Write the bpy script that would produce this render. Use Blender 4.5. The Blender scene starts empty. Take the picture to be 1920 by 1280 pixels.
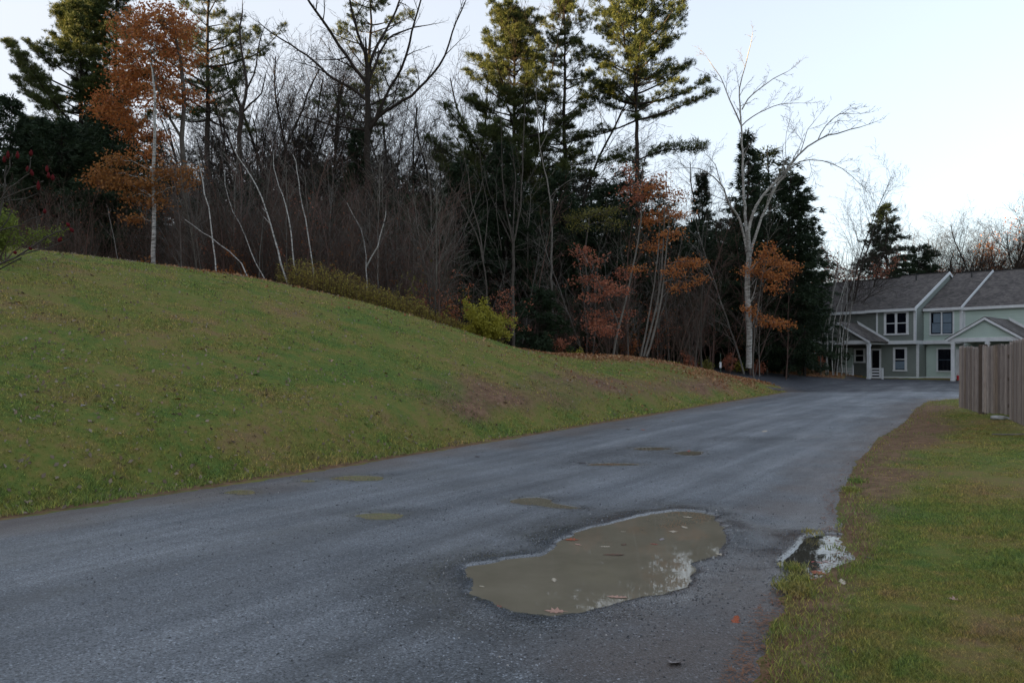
import bpy, bmesh, math, random
import numpy as np
from mathutils import Vector, Matrix
R = math.radians
# ------------------------------------------------------------------ camera, sky, sun, exposure
EYE = 1.6; F = 1440.0; CX, HY = 960.0, 685.0      # pinhole of the photograph: focal length and horizon in its pixels
scn = bpy.context.scene
cd = bpy.data.cameras.new("camera"); cam = bpy.data.objects.new("camera", cd); scn.collection.objects.link(cam)
cam.location = (0, 0, EYE); cam.rotation_euler = (R(90), 0, 0)
cd.sensor_width = 36; cd.lens = 36 * F / 1920; cd.shift_y = (HY - 640) / 1920; cd.clip_start = .05; cd.clip_end = 4000
scn.camera = cam
SUN_EL, SUN_AZ = 5.0, -104.0                        # azimuth measured from +Y clockwise: low on the left, a little behind
wd = bpy.data.worlds.new("World"); scn.world = wd; wd.use_nodes = True
nt = wd.node_tree; bg = nt.nodes['Background']
sky = nt.nodes.new('ShaderNodeTexSky'); sky.sky_type = 'NISHITA'; sky.sun_disc = False
sky.sun_elevation = R(SUN_EL); sky.sun_rotation = R(SUN_AZ); sky.air_density = 1.0; sky.dust_density = 1.2; sky.ozone_density = 2.2
hs = nt.nodes.new('ShaderNodeHueSaturation'); hs.inputs['Saturation'].default_value = .60; hs.inputs['Value'].default_value = .85
nt.links.new(sky.outputs[0], hs.inputs['Color']); 
# thin high cloud veil: whiter towards the sunset side and low down, broken softly by noise
_tc = nt.nodes.new('ShaderNodeTexCoord'); _sp = nt.nodes.new('ShaderNodeSeparateXYZ'); nt.links.new(_tc.outputs['Generated'], _sp.inputs[0])
_no = nt.nodes.new('ShaderNodeTexNoise'); _no.inputs['Scale'].default_value = 1.6; _no.inputs['Detail'].default_value = 4; nt.links.new(_tc.outputs['Generated'], _no.inputs['Vector'])
def _m(op, a, b):
    n = nt.nodes.new('ShaderNodeMath'); n.operation = op
    for s, v in zip(n.inputs, (a, b)):
        if isinstance(v, (int, float)): s.default_value = v
        else: nt.links.new(v, s)
    return n.outputs[0]
_f = _m('ADD', _m('ADD', _m('MULTIPLY', _sp.outputs['X'], -.42), _m('MULTIPLY', _sp.outputs['Z'], -.45)), _m('MULTIPLY', _no.outputs['Fac'], .5)); _f = _m('ADD', _f, .52)
_f = _m('MINIMUM', _m('MAXIMUM', _f, .25), .85)
_mx = nt.nodes.new('ShaderNodeMix'); _mx.data_type = 'RGBA'; nt.links.new(_f, _mx.inputs[0]); nt.links.new(hs.outputs[0], _mx.inputs[6]); _mx.inputs[7].default_value = (1.14, 1.19, 1.29, 1)
nt.links.new(_mx.outputs[2], bg.inputs[0]); bg.inputs[1].default_value = 0.15
sl = bpy.data.lights.new("sun", 'SUN'); sun = bpy.data.objects.new("sun", sl); scn.collection.objects.link(sun)
sl.energy = 5.0; sl.angle = R(.5); sl.color = (1.0, .70, .32)
_sd = Vector((math.sin(R(SUN_AZ)) * math.cos(R(SUN_EL)), math.cos(R(SUN_AZ)) * math.cos(R(SUN_EL)), math.sin(R(SUN_EL))))
sun.rotation_euler = _sd.to_track_quat('Z', 'Y').to_euler(); sun.location = (-30, -10, 60)
scn.view_settings.view_transform = 'Standard'; scn.view_settings.look = 'None'; scn.view_settings.gamma = 1
scn.view_settings.exposure = 2.42
scn.view_settings.use_curve_mapping = False
scn.cycles.max_bounces = 6; scn.cycles.diffuse_bounces = 2; scn.cycles.transparent_max_bounces = 4
scn.cycles.glossy_bounces = 2; scn.cycles.transmission_bounces = 2
C = scn.collection
# ------------------------------------------------------------------ helpers
def tag(o, label=None, cat=None, group=None, kind=None):
    if label: o['label'] = label
    if cat: o['category'] = cat
    if group: o['group'] = group
    if kind: o['kind'] = kind
    return o
def link(name, data, mat=None, parent=None):
    o = bpy.data.objects.new(name, data); C.objects.link(o)
    if mat is not None and data is not None and not data.materials: data.materials.append(mat)
    if parent is not None: o.parent = parent
    return o
def empty(name, loc=(0, 0, 0), rz=0):
    o = bpy.data.objects.new(name, None); C.objects.link(o); o.location = loc; o.rotation_euler = (0, 0, rz); o.empty_display_size = .2
    return o
def copy_tree(o, parent=None):
    c = o.copy(); C.objects.link(c); c.parent = parent
    for ch in [x for x in o.children]: copy_tree(ch, c)
    return c
def np_mesh(name, V, Fc, k, smooth=False):
    """V (n,3), Fc (m,k) faces of k corners"""
    me = bpy.data.meshes.new(name); n, m = len(V), len(Fc)
    me.vertices.add(n); me.vertices.foreach_set('co', np.ascontiguousarray(V, dtype=np.float32).ravel())
    me.loops.add(m * k); me.loops.foreach_set('vertex_index', np.ascontiguousarray(Fc, dtype=np.int32).ravel())
    me.polygons.add(m); me.polygons.foreach_set('loop_start', np.arange(0, m * k, k, dtype=np.int32))
    if smooth: me.polygons.foreach_set('use_smooth', np.ones(m, dtype=bool))
    me.update(calc_edges=True)
    return me
class MB:
    def __init__(s): s.v = []; s.f = []
    def box(s, x0, x1, y0, y1, z0, z1):
        s.hexa([(x0, y0, z0), (x1, y0, z0), (x1, y1, z0), (x0, y1, z0), (x0, y0, z1), (x1, y0, z1), (x1, y1, z1), (x0, y1, z1)]); return s
    def hexa(s, p):
        b = len(s.v); s.v += [tuple(q) for q in p]
        s.f += [tuple(b + i for i in q) for q in ((0, 3, 2, 1), (4, 5, 6, 7), (0, 1, 5, 4), (1, 2, 6, 5), (2, 3, 7, 6), (3, 0, 4, 7))]; return s
    def prism(s, pts, d):
        """closed polygon of 3D points pushed along d"""
        b = len(s.v); n = len(pts); s.v += [tuple(q) for q in pts] + [tuple(q[i] + d[i] for i in range(3)) for q in pts]
        s.f += [tuple(range(b, b + n)), tuple(range(b + 2 * n - 1, b + n - 1, -1))] + [(b + i, b + n + i, b + n + (i + 1) % n, b + (i + 1) % n) for i in range(n)]; return s
    def bar(s, a, c, w, h=None):
        a, c = Vector(a), Vector(c); h = h or w; d = (c - a).normalized(); up = Vector((0, 0, 1)) if abs(d.z) < .9 else Vector((1, 0, 0))
        x = d.cross(up).normalized() * w / 2; y = x.cross(d).normalized() * h / 2
        s.hexa([a - x - y, a + x - y, c + x - y, c - x - y, a - x + y, a + x + y, c + x + y, c - x + y]); return s
    def tube(s, pts, rs, k=6, cap=True):
        b0 = len(s.v); n = len(pts); P = [Vector(p) for p in pts]
        ref = Vector((.3, .9, .1))
        for i, p in enumerate(P):
            t = (P[min(i + 1, n - 1)] - P[max(i - 1, 0)]).normalized(); x = t.cross(ref)
            if x.length < 1e-3: x = t.cross(Vector((1, 0, 0)))
            x.normalize(); y = t.cross(x); ref = ref if abs(t.dot(ref)) < .98 else Vector((1, 0, 0))
            for j in range(k):
                a = 2 * math.pi * j / k; s.v.append(tuple(p + (x * math.cos(a) + y * math.sin(a)) * rs[i]))
        for i in range(n - 1):
            for j in range(k):
                j2 = (j + 1) % k; s.f.append((b0 + i * k + j, b0 + i * k + j2, b0 + (i + 1) * k + j2, b0 + (i + 1) * k + j))
        if cap: s.f.append(tuple(b0 + j for j in range(k))[::-1]); s.f.append(tuple(b0 + (n - 1) * k + j for j in range(k)))
        return s
    def build(s, name, mat, parent=None, smooth=False):
        me = bpy.data.meshes.new(name); me.from_pydata(s.v, [], s.f); me.update()
        bm = bmesh.new(); bm.from_mesh(me); bmesh.ops.recalc_face_normals(bm, faces=bm.faces); bm.to_mesh(me); bm.free()
        if smooth: me.polygons.foreach_set('use_smooth', np.ones(len(me.polygons), dtype=bool))
        return link(name, me, mat, parent)
def sstep(a, b, x):
    t = np.clip((x - a) / (b - a), 0, 1); return t * t * (3 - 2 * t)
_h = np.random.default_rng(7).random((256, 256))
def vnoise(x, y):
    xi = np.floor(x).astype(int); yi = np.floor(y).astype(int); fx = x - xi; fy = y - yi
    fx = fx * fx * (3 - 2 * fx); fy = fy * fy * (3 - 2 * fy); g = lambda a, b: _h[a & 255, b & 255]
    return (g(xi, yi) * (1 - fx) + g(xi + 1, yi) * fx) * (1 - fy) + (g(xi, yi + 1) * (1 - fx) + g(xi + 1, yi + 1) * fx) * fy - .5
def fbm(x, y, o=3):
    r = 0; a = 1.
    for i in range(o): r = r + a * vnoise(x * 2 ** i + 17 * i, y * 2 ** i + 5 * i); a *= .5
    return r
def poly_sd(x, y, poly):
    """signed distance to polygon, positive inside"""
    P = np.asarray(poly, float); Q = np.roll(P, -1, 0); d2 = np.full(np.shape(x), 1e18); ins = np.zeros(np.shape(x), bool)
    for (ax, ay), (bx, by) in zip(P, Q):
        ex, ey = bx - ax, by - ay; wx, wy = x - ax, y - ay
        t = np.clip((wx * ex + wy * ey) / max(ex * ex + ey * ey, 1e-9), 0, 1)
        d2 = np.minimum(d2, (wx - ex * t) ** 2 + (wy - ey * t) ** 2)
        c = ((ay > y) != (by > y)); 
        with np.errstate(all='ignore'): ins ^= c & (x < (bx - ax) * (y - ay) / (by - ay if by != ay else 1e-9) + ax)
    d = np.sqrt(d2); return np.where(ins, d, -d)
# ------------------------------------------------------------------ materials
def new_mat(name):
    m = bpy.data.materials.new(name); m.use_nodes = True; n = m.node_tree; return m, n.nodes, n.links, n.nodes['Principled BSDF']
def noise(N, L, scale, detail=4, rough=.6, vec=None, dist=0):
    n = N.new('ShaderNodeTexNoise'); n.inputs['Scale'].default_value = scale; n.inputs['Detail'].default_value = detail; n.inputs['Roughness'].default_value = rough
    n.inputs['Distortion'].default_value = dist
    if vec is not None: L.new(vec, n.inputs['Vector'])
    return n.outputs['Fac']
def ramp(N, L, fac, stops):
    r = N.new('ShaderNodeValToRGB'); e = r.color_ramp.elements
    while len(e) < len(stops): e.new(.5)
    for k, (p, c) in enumerate(stops):
        e[k].position = p; e[k].color = (*c, 1) if len(c) == 3 else c
    L.new(fac, r.inputs[0]); return r.outputs[0]
def g3(v): return (v, v, v)
def mixc(N, L, fac, a, b, mode='MIX'):
    m = N.new('ShaderNodeMix'); m.data_type = 'RGBA'; m.blend_type = mode
    for s, v in ((m.inputs[0], fac), (m.inputs[6], a), (m.inputs[7], b)):
        if isinstance(v, (int, float)): s.default_value = v
        elif isinstance(v, tuple): s.default_value = (*v, 1) if len(v) == 3 else v
        else: L.new(v, s)
    return m.outputs[2]
def math_(N, L, op, a, b=0.0, c=None):
    m = N.new('ShaderNodeMath'); m.operation = op
    for s, v in zip(m.inputs, (a, b, c)):
        if v is None: continue
        if isinstance(v, (int, float)): s.default_value = v
        else: L.new(v, s)
    return m.outputs[0]
def bump(N, L, B, h, strength=.4, dist=.02):
    b = N.new('ShaderNodeBump'); b.inputs['Strength'].default_value = strength; b.inputs['Distance'].default_value = dist
    L.new(h, b.inputs['Height']); L.new(b.outputs[0], B.inputs['Normal'])
def pos(N): return N.new('ShaderNodeNewGeometry').outputs['Position']
def objc(N): return N.new('ShaderNodeTexCoord').outputs['Object']
def scaled(N, L, v, s, rz=0):
    if rz: q = N.new('ShaderNodeMapping'); q.inputs['Rotation'].default_value = (0, 0, rz); L.new(v, q.inputs['Vector']); v = q.outputs[0]
    m = N.new('ShaderNodeMapping'); m.inputs['Scale'].default_value = s; L.new(v, m.inputs['Vector']); return m.outputs[0]
def attr(N, name):
    a = N.new('ShaderNodeAttribute'); a.attribute_name = name; return a
def simple_mat(name, c1, c2=None, scale=6, rough=.8, spec=.3, bs=0, bscale=None, rand=0):
    m, N, L, B = new_mat(name); B.inputs['Roughness'].default_value = rough; B.inputs['Specular IOR Level'].default_value = spec
    c2 = c2 or tuple(v * .75 for v in c1); v = objc(N)
    f = noise(N, L, scale, 5, .65, v); col = ramp(N, L, f, [(.3, c1), (.7, c2)])
    if rand:
        oi = N.new('ShaderNodeObjectInfo').outputs['Random']; k = math_(N, L, 'MULTIPLY_ADD', oi, rand, 1 - rand / 2)
        col = mixc(N, L, 1.0, col, k, 'MULTIPLY')
    L.new(col, B.inputs['Base Color'])
    if bs: bump(N, L, B, noise(N, L, bscale or scale * 4, 6, .7, v), bs)
    return m
def foliage_mat(name, cols, trans=.25, rough=.6, nscale=.8, tw=None, objrand=.25):
    """leaf colours spread per leaf (island), by clump (noise) and per plant"""
    m, N, L, B = new_mat(name); geo = N.new('ShaderNodeNewGeometry')
    isl = geo.outputs['Random Per Island']; cl = noise(N, L, nscale, 3, .6, objc(N))
    f = math_(N, L, 'ADD', math_(N, L, 'MULTIPLY', isl, .55), math_(N, L, 'MULTIPLY', math_(N, L, 'SUBTRACT', cl, .25), .9))
    n = len(cols); col = ramp(N, L, f, [(i / (n - 1) if n > 1 else 0, c) for i, c in enumerate(cols)])
    oi = N.new('ShaderNodeObjectInfo').outputs['Random']; k = math_(N, L, 'MULTIPLY_ADD', oi, objrand, 1 - objrand / 2)
    col = mixc(N, L, 1.0, col, k, 'MULTIPLY')
    L.new(col, B.inputs['Base Color']); B.inputs['Roughness'].default_value = rough; B.inputs['Specular IOR Level'].default_value = .25
    if trans:
        t = N.new('ShaderNodeBsdfTranslucent'); L.new(col, t.inputs['Color']); mx = N.new('ShaderNodeMixShader'); mx.inputs[0].default_value = trans
        L.new(B.outputs[0], mx.inputs[1]); L.new(t.outputs[0], mx.inputs[2]); L.new(mx.outputs[0], N['Material Output'].inputs['Surface'])
    return m
# ------------------------------------------------------------------ terrain functions
AX, AY, DX, DY = -5.29, 7.93, .5465, .8375        # left road edge: point and direction (nearly straight)
def ts(x, y): return (x - AX) * DX + (y - AY) * DY, -(x - AX) * DY + (y - AY) * DX
def zr(y): 
    u = np.clip((y - 8) / 47, -.3, 1); return .65 * np.where(u < .12, np.maximum(u, 0) ** 2 / .24, u - .06) / .94
TC = np.array([-30, 0, 6.7, 9.4, 12.5, 15.2, 17.3, 20.3, 23.6, 27.2, 32, 40])
WC = np.array([17, 16.5, 15.6, 15, 13.9, 12.6, 11.1, 9.4, 8, 6, 4.2, 3.5])
ZC = np.array([4.9, 4.9, 4.9, 4.88, 4.66, 4.20, 3.53, 2.48, 2.08, 1.98, 1.6, 1.2])
HO, HU, HV = (28.9, 55.0), (.673, -.74), (.74, .673)
ASPH = [(-24, -20), (-17.3, -10.5), (AX, AY), (3.9, 22), (13.0, 36), (13.2, 37.6), (12.2, 40.5), (10.4, 44.3), (7.5, 48), (2, 53), (4.5, 56.5), (10.5, 51.0), (14.8, 48.3), (19.5, 49.9), (22.3, 51.6),
        (23.9, 55.0), (24.6, 56.2), (27.0, 55.6), (28.2, 53.8), (30.5, 51.3), (34, 47.2), (44, 36), (52, 33), (40, 33.5), (24, 32.2), (17.9, 30.6), (15.6, 28.8), (13, 24.8), (9.9, 19.5), (7.4, 15.6), (5.6, 12.5), (3.94, 9.3), (3.15, 7.4), (2.85, 6.4),
        (2.05, 5.55), (1.6, 4.7), (1.21, 3.87), (-.2, 0), (-2.5, -6), (-8, -20)]
def asd(x, y): return poly_sd(x, y, ASPH)
RLAW = [(-2.5, -6), (-.2, 0), (1.21, 3.87), (1.6, 4.7), (2.05, 5.55), (2.85, 6.4), (3.15, 7.4), (3.94, 9.3), (5.6, 12.5), (7.4, 15.6), (9.9, 19.5), (13, 24.8), (15.6, 28.8), (17.9, 30.6), (24, 32.2), (60, 33.5), (400, 30), (400, -60), (-10, -60)]
def rsd(x, y): return poly_sd(x, y, RLAW)
def zbase(x, y, rs=None):
    x = np.asarray(x, float); y = np.asarray(y, float); t, s = ts(x, y); z0 = zr(y)
    W = np.interp(t, TC, WC); Z = np.interp(t, TC, ZC); sp = np.maximum(s - .35, 0); q = np.clip(sp / (W - .35), 0, 1)
    prof = (1 - (1 - q) ** 1.55) 
    bank = .16 * sstep(.3, 1.6, s) * (1 - sstep(1.6, 4.5, s)) - .09 * sstep(.15, .6, s) * (1 - sstep(.7, 1.3, s))
    hill = (Z - z0) * prof + bank + .012 * np.maximum(s - W, 0)
    hill = hill * (1 - .30 * sstep(28.5, 33, t))
    s2 = np.clip(s, 0, 60); slope = .14 * 15 * (1 - np.exp(-s2 / 15)) * 1.15
    w = sstep(31.5, 37.5, t)
    h = hill * (1 - w) + slope * w
    h = np.where(s > 0, h, 0) * sstep(-30, -8, y + 0 * x)
    if rs is None: rs = rsd(x, y)
    right = .21 * sstep(0, 5, rs) + .05 * fbm(x / 4, y / 4, 2) * sstep(1, 4, rs)
    back = 8.5 * sstep(50, 92, y) * sstep(16, 0, x) + 5 * sstep(36, 60, y) * sstep(6, -8, x) * 0
    return z0 + h + back + right + .10 * fbm(x / 6 + 9, y / 6, 2) * sstep(2, 7, s) * (1 - w)
def px2w(px, py, z=0):
    """pixel -> world point on plane height z (used for the near, flat part of the road)"""
    y = (EYE - z) * F / (py - HY); return ((px - CX) / F * y, y)
def ell(cx, cy, rx, ry, z, n=20):
    return [px2w(cx + rx * math.cos(a) * (1 + .12 * math.sin(3 * a + cx)), cy + ry * math.sin(a) * (1 + .1 * math.cos(2 * a + cx)), z) for a in [i * 2 * math.pi / n for i in range(n)]]
def solve_y(py):
    y = 5.
    for _ in range(60): y = (EYE - float(zr(np.array(y)))) * F / (py - HY)
    return y
PUD = []   # (label, polygon, level, depth)
_big = [(875,1056),(912,1052),(955,1046),(997,1039),(1030,1030),(1048,1014),(1081,997),(1128,984),(1175,970),(1222,961),(1273,956),(1320,959),(1344,967),(1355,981),(1360,997),(1365,1016),(1358,1035),(1330,1044),(1302,1058),(1297,1086),(1287,1105),(1250,1112),(1208,1117),(1175,1126),(1128,1135),(1105,1142),(1081,1150),(1034,1157),(997,1154),(955,1147),(927,1138),(894,1124),(870,1110),(875,1086)]
PUD.append(('large muddy brown puddle with floating leaves on the wet road', [px2w(a, b, 0) for a, b in _big], .0, .05))
_p2 = [(1462,1050),(1485,1033),(1505,1010),(1530,1000),(1560,1001),(1590,1003),(1607,1022),(1612,1050),(1610,1070),(1580,1077),(1540,1082),(1500,1075),(1475,1066)]
PUD.append(('clear puddle mirroring bare trees at the edge of the right-hand grass', [px2w(a, b, 0) for a, b in _p2], .0, .03))
_p3 = [(955,938),(975,933),(1010,932),(1033,937),(1038,943),(1068,948),(1090,952),(1070,953),(1040,951),(1000,947),(965,943)]
PUD.append(('tadpole shaped muddy puddle just beyond the large brown puddle', [px2w(a, b, .0) for a, b in _p3], .0, .03))
for cx, cy, rx, ry, lab in [(714,967,44,5.5,'oval muddy puddle in mid road with a rough gravel rim above it'), (452,922,27,5,'small round muddy puddle close to the left edge of the road'),
    (677,896,46,5,'long muddy puddle beside the left grass verge'), (577,901,13,2.5,'tiny muddy puddle between the round and the long puddles near the verge'), (1292,849,28,4,'small muddy puddle with red leaves on its rim, farthest up the road'),
    (1222,841,36,2.6,'thin sliver of muddy water in the farthest pothole patch'), (1150,870,50,2.4,'long faint sliver of water across the middle of the rough patch')]:
    yy = solve_y(cy); lv = float(zr(np.array(yy))); PUD.append((lab, ell(cx, cy, rx, ry, lv), lv, .035))
DENTS = [px2w(1415, 823, float(zr(np.array(solve_y(823))))), px2w(1110, 860, .05), px2w(1180, 850, .06), px2w(1600, 752, .4)]
def zroad(x, y):
    """asphalt surface incl. puddle hollows"""
    x = np.asarray(x, float); y = np.asarray(y, float); z = zbase(x, y); wet = np.zeros(x.shape)
    rough = .008 * fbm(x * 5, y * 5, 4) + .012 * fbm(x / 1.3, y / 1.3, 2)
    z = z + rough
    for lab, P, lv, dp in PUD:
        A = np.array(P); lo, hi = A.min(0) - 1.2, A.max(0) + 1.2; m = (x > lo[0]) & (x < hi[0]) & (y > lo[1]) & (y < hi[1])
        if not m.any(): continue
        sd = poly_sd(x[m], y[m], P) + (.09 * fbm(x[m] * 4, y[m] * 4, 4) if dp > .045 else .035 * fbm(x[m] * 8, y[m] * 8, 3))
        w = sstep(-.9, 0, sd); zz = z[m] * (1 - w) + (lv + .35 * rough[m]) * w
        k = .40 if dp < .045 else .06
        zz = zz - np.where(sd > 0, np.minimum(dp, k * sd + .35 * sd * sd), 0) + .005 * sstep(-.25, -.05, sd) * (1 - sstep(-.05, .03, sd))
        z[m] = zz - .0115 * sstep(-.02, .03, sd); wr = .28 if P is not PUD[0][1] and P is not PUD[1][1] else (.7 if P is PUD[0][1] else 1.15); wet[m] = np.maximum(wet[m], (.6 if wr < .5 else 1) * sstep(-wr, -.02, sd + .3 * wr * fbm(x[m] * 3, y[m] * 3, 3)))
    return z, wet
# ------------------------------------------------------------------ ground colour (shared by soil and blades): patchy grass
def grass_colour(N, L, kind=0):
    p = pos(N); a = noise(N, L, .38, 5, .6, p); b = noise(N, L, 1.6, 4, .65, p); c = noise(N, L, 9, 3, .6, p)
    f = math_(N, L, 'ADD', math_(N, L, 'MULTIPLY', a, .42), math_(N, L, 'ADD', math_(N, L, 'MULTIPLY', b, .33), math_(N, L, 'MULTIPLY', c, .25)))
    col = ramp(N, L, f, [(.385, (.290, .205, .110)), (.448, (.275, .235, .085)), (.495, (.228, .234, .066)), (.545, (.172, .225, .058)), (.61, (.125, .205, .055))])
    return col
# ------------------------------------------------------------------ ground sheet
def axis(segs):
    out = []
    for a, b, st in segs: out += list(np.arange(a, b, st))
    return np.array(out + [segs[-1][1]])
gx = axis([(-900, -200, 70), (-200, -60, 14), (-60, -24, 1.5), (-24, -8, .3), (-8, 8, .12), (8, 24, .25), (24, 60, .7), (60, 200, 14), (200, 900, 70)])
gy = axis([(-900, -200, 70), (-200, -40, 16), (-40, -6, 1.5), (-6, 3, .5), (3, 14, .1), (14, 40, .22), (40, 62, .5), (62, 120, 3), (120, 300, 18), (300, 1500, 100)])
X, Y = np.meshgrid(gx, gy)
_as = asd(X, Y); ase = _as + .10 * fbm(X * 2.2, Y * 2.2, 3) + .05 * fbm(X * 9, Y * 9, 2)
Zg = zbase(X, Y); Zg = Zg + .035 * sstep(.0, -.35, ase) * 1.0 - .10 * sstep(.0, .22, ase) + .02 * fbm(X * 1.7, Y * 1.7, 3) * sstep(0, -.6, _as)
def grid_mesh(name, X, Y, Z, keep=None):
    ny, nx = X.shape; V = np.stack([X, Y, Z], -1).reshape(-1, 3); i = np.arange(ny * nx).reshape(ny, nx)
    Fq = np.stack([i[:-1, :-1], i[:-1, 1:], i[1:, 1:], i[1:, :-1]], -1).reshape(-1, 4)
    if keep is not None:
        k = keep.reshape(-1)[Fq].any(1); Fq = Fq[k]; used = np.unique(Fq); mp = np.zeros(len(V), int); mp[used] = np.arange(len(used)); V = V[used]; Fq = mp[Fq]
        me = np_mesh(name, V, Fq, 4, True); return me, used
    return np_mesh(name, V, Fq, 4, True), None
def set_attr(me, name, val):
    a = me.attributes.new(name, 'FLOAT', 'POINT'); a.data.foreach_set('value', np.ascontiguousarray(val, dtype=np.float32).ravel())
def litter_mask(x, y):
    """1 where fallen leaves cover the ground: forest floor, its border, the mound tip, verge by the house"""
    t, s = ts(x, y); W = np.interp(t, TC, WC); n = .9 * fbm(x / 1.5, y / 1.5, 3)
    a = sstep(-1.8 - 1.3 * sstep(18, 24, t), -.6, s - W + n) * sstep(-9, 2, t + n * 4 - 9 + 2)
    b = sstep(24, 31.5, t + n * 3 + .0 * s) * sstep(.5, 1.9, s + n)
    c = (y > 41) * sstep(.2, -.8, asd(x, y) + n * .4)
    a = np.where(x > 18, 0, a)
    return np.clip(np.maximum(np.maximum(a, b), c * (x < 26)), 0, 1)
def soil_mask(x, y):
    t, s = ts(x, y); rs = rsd(x, y); n = fbm(x / 1.2, y / 1.2, 3)
    bank = sstep(.8, 1.3, s + n * .5) * (1 - sstep(1.9, 2.9, s + n * 1.2)) * sstep(7, 12, t + n * 3) * (.45 + .55 * sstep(-.3, .1, fbm(x / 2.2 + 5, y / 2.2, 2))) * (1 - sstep(27, 31, t)) 
    edge = sstep(.0, .05, -asd(x, y) + .12 * n + .04) * (1 - sstep(.10, .42, -asd(x, y) + .35 * n))
    re = sstep(-.1, .1, rs) * (1 - sstep(.3, 1.3, rs + n * 1.5)) * .95 * sstep(6.5, 9.5, y + n * 3) * (1 - sstep(27, 31, y))
    return np.clip(np.maximum(np.maximum(bank * 1.0, edge * .9), re * .95), 0, 1)
me, _ = grid_mesh('ground', X, Y, Zg)
set_attr(me, 'litter', litter_mask(X, Y)); set_attr(me, 'soil', soil_mask(X, Y))
gm, N, L, B = new_mat('grassy_ground')
gc = mixc(N, L, 1.0, grass_colour(N, L), (.62, .60, .55), 'MULTIPLY')
p = pos(N); sn = noise(N, L, 5, 6, .7, p)
soil = ramp(N, L, sn, [(.3, (.075, .040, .026)), (.55, (.175, .100, .066)), (.8, (.30, .19, .125))])
col = mixc(N, L, attr(N, 'soil').outputs['Fac'], gc, soil)
vo = N.new('ShaderNodeTexVoronoi'); vo.inputs['Scale'].default_value = 13; L.new(p, vo.inputs['Vector'])
lr = N.new('ShaderNodeSeparateColor'); L.new(vo.outputs['Color'], lr.inputs[0])
leafc = ramp(N, L, lr.outputs[0], [(0, (.06, .028, .014)), (.35, (.15, .060, .028)), (.65, (.24, .105, .048)), (.9, (.33, .19, .10)), (1, (.42, .31, .19))])
col = mixc(N, L, attr(N, 'litter').outputs['Fac'], col, leafc)
L.new(col, B.inputs['Base Color']); B.inputs['Roughness'].default_value = .95; B.inputs['Specular IOR Level'].default_value = .1
bump(N, L, B, noise(N, L, 22, 6, .75, p), .5, .04)
tag(link('ground', me, gm), kind='structure')
# ------------------------------------------------------------------ asphalt sheet: rows get coarser with distance
yr = [-20.]
while yr[-1] < 60:
    y_ = yr[-1]; yr.append(y_ + (.5 if y_ < 2 else max(.022, y_ * .0052)))
yr = np.array(yr)
xs = np.concatenate([np.linspace(0, 1, 330)])
rows = []
for y_ in yr:
    if y_ < 0: lo, hi = -24, 3
    elif y_ < 36: lo = AX + (y_ - AY) * DX / DY - .8; hi = np.interp(y_, [0, 3.87, 6.4, 9.3, 12.5, 19.5, 24.8, 28.8, 30.6, 32, 33], [.5, 1.8, 3.6, 4.7, 6.3, 10.6, 13.8, 17, 19, 30, 56])
    else: lo = np.interp(y_, [36, 40, 46, 60], [10, 6, 0, -2]); hi = 50
    rows.append(lo + (hi - lo) * xs)
Xa = np.array(rows); Ya = np.repeat(yr[:, None], len(xs), 1); a_ = asd(Xa, Ya)
Za, wet = zroad(Xa, Ya); Za = Za - .25 * np.clip(-a_, 0, .6) * (a_ < 0)
t_, s_ = ts(Xa, Ya)
me, used = grid_mesh('road', Xa, Ya, Za, a_ > -.35)
wet = np.maximum(wet, .9 * np.exp(-((Ya - 31.5 + .35 * (Xa - 16) * 0) / 1.6) ** 2) * sstep(-2.4, -3.2, s_) * 0)
# driveway of newer, darker asphalt
new = sstep(-.15, .15, poly_sd(Xa, Ya, [(12.9, 35.6), (20, 36.2), (26, 34.9), (34, 33.2), (60, 33), (60, 62), (-5, 62), (-5, 50), (10, 41)]) + .3 * fbm(Xa / 2, Ya / 2, 3))
set_attr(me, 'wet', wet.ravel()[used]); set_attr(me, 'newer', new.ravel()[used])
_sdb = poly_sd(Xa, Ya, PUD[0][1]); _n = fbm(Xa * .9, Ya * .9, 3)
loose = np.maximum(np.exp(-((_sdb + .45) / .4) ** 2) * sstep(-.5, .3, _n + .25), sstep(5.6, 4.6, Ya + _n * .8) * sstep(-1.2, .1, Xa + _n) * .9); loose = np.maximum(loose, sstep(1.6, .4, a_ + _n * .9) * (Ya > 4) * (Xa > 0) * (Ya < 30) * .55)
for cx, cy in DENTS[:3]: loose = np.maximum(loose, np.exp(-(((Xa - cx) / 1.4) ** 2 + ((Ya - cy) / .7) ** 2)) * np.clip(1.1 + 1.5 * _n, .4, 1))
for lab, P, lv, dp in PUD[2:]: c_p = np.mean(P, 0); loose = np.maximum(loose, .8 * np.exp(-(((Xa - c_p[0] - .2) / .5) ** 2 + ((Ya - c_p[1] - .32) / .22) ** 2)))
set_attr(me, 'loose', loose.ravel()[used])
pale = sstep(.9, .0, np.abs(Ya - (33.6 + .9 * np.sin(Xa / 5) - .05 * (Xa - 16)) + 1.2 * fbm(Xa / 3, Ya / 1.5, 3))) * (Xa > 8) * (.6 + fbm(Xa / 2, Ya, 2))
set_attr(me, 'pale', np.clip(pale, 0, 1).ravel()[used])
set_attr(me, 'edge', sstep(1.3, .0, a_ + .8 * fbm(Xa * 1.4, Ya * 1.4, 3)).ravel()[used])
rot = math.atan2(DX, DY)
am, N, L, B = new_mat('asphalt'); p = pos(N)
strk = noise(N, L, 1.0, 4, .6, scaled(N, L, p, (2.2, .10, 1), rot)); big = noise(N, L, .55, 4, .6, p); fine = noise(N, L, 65, 3, .8, p)
vo = N.new('ShaderNodeTexVoronoi'); vo.inputs['Scale'].default_value = 95; L.new(p, vo.inputs['Vector'])
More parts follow.
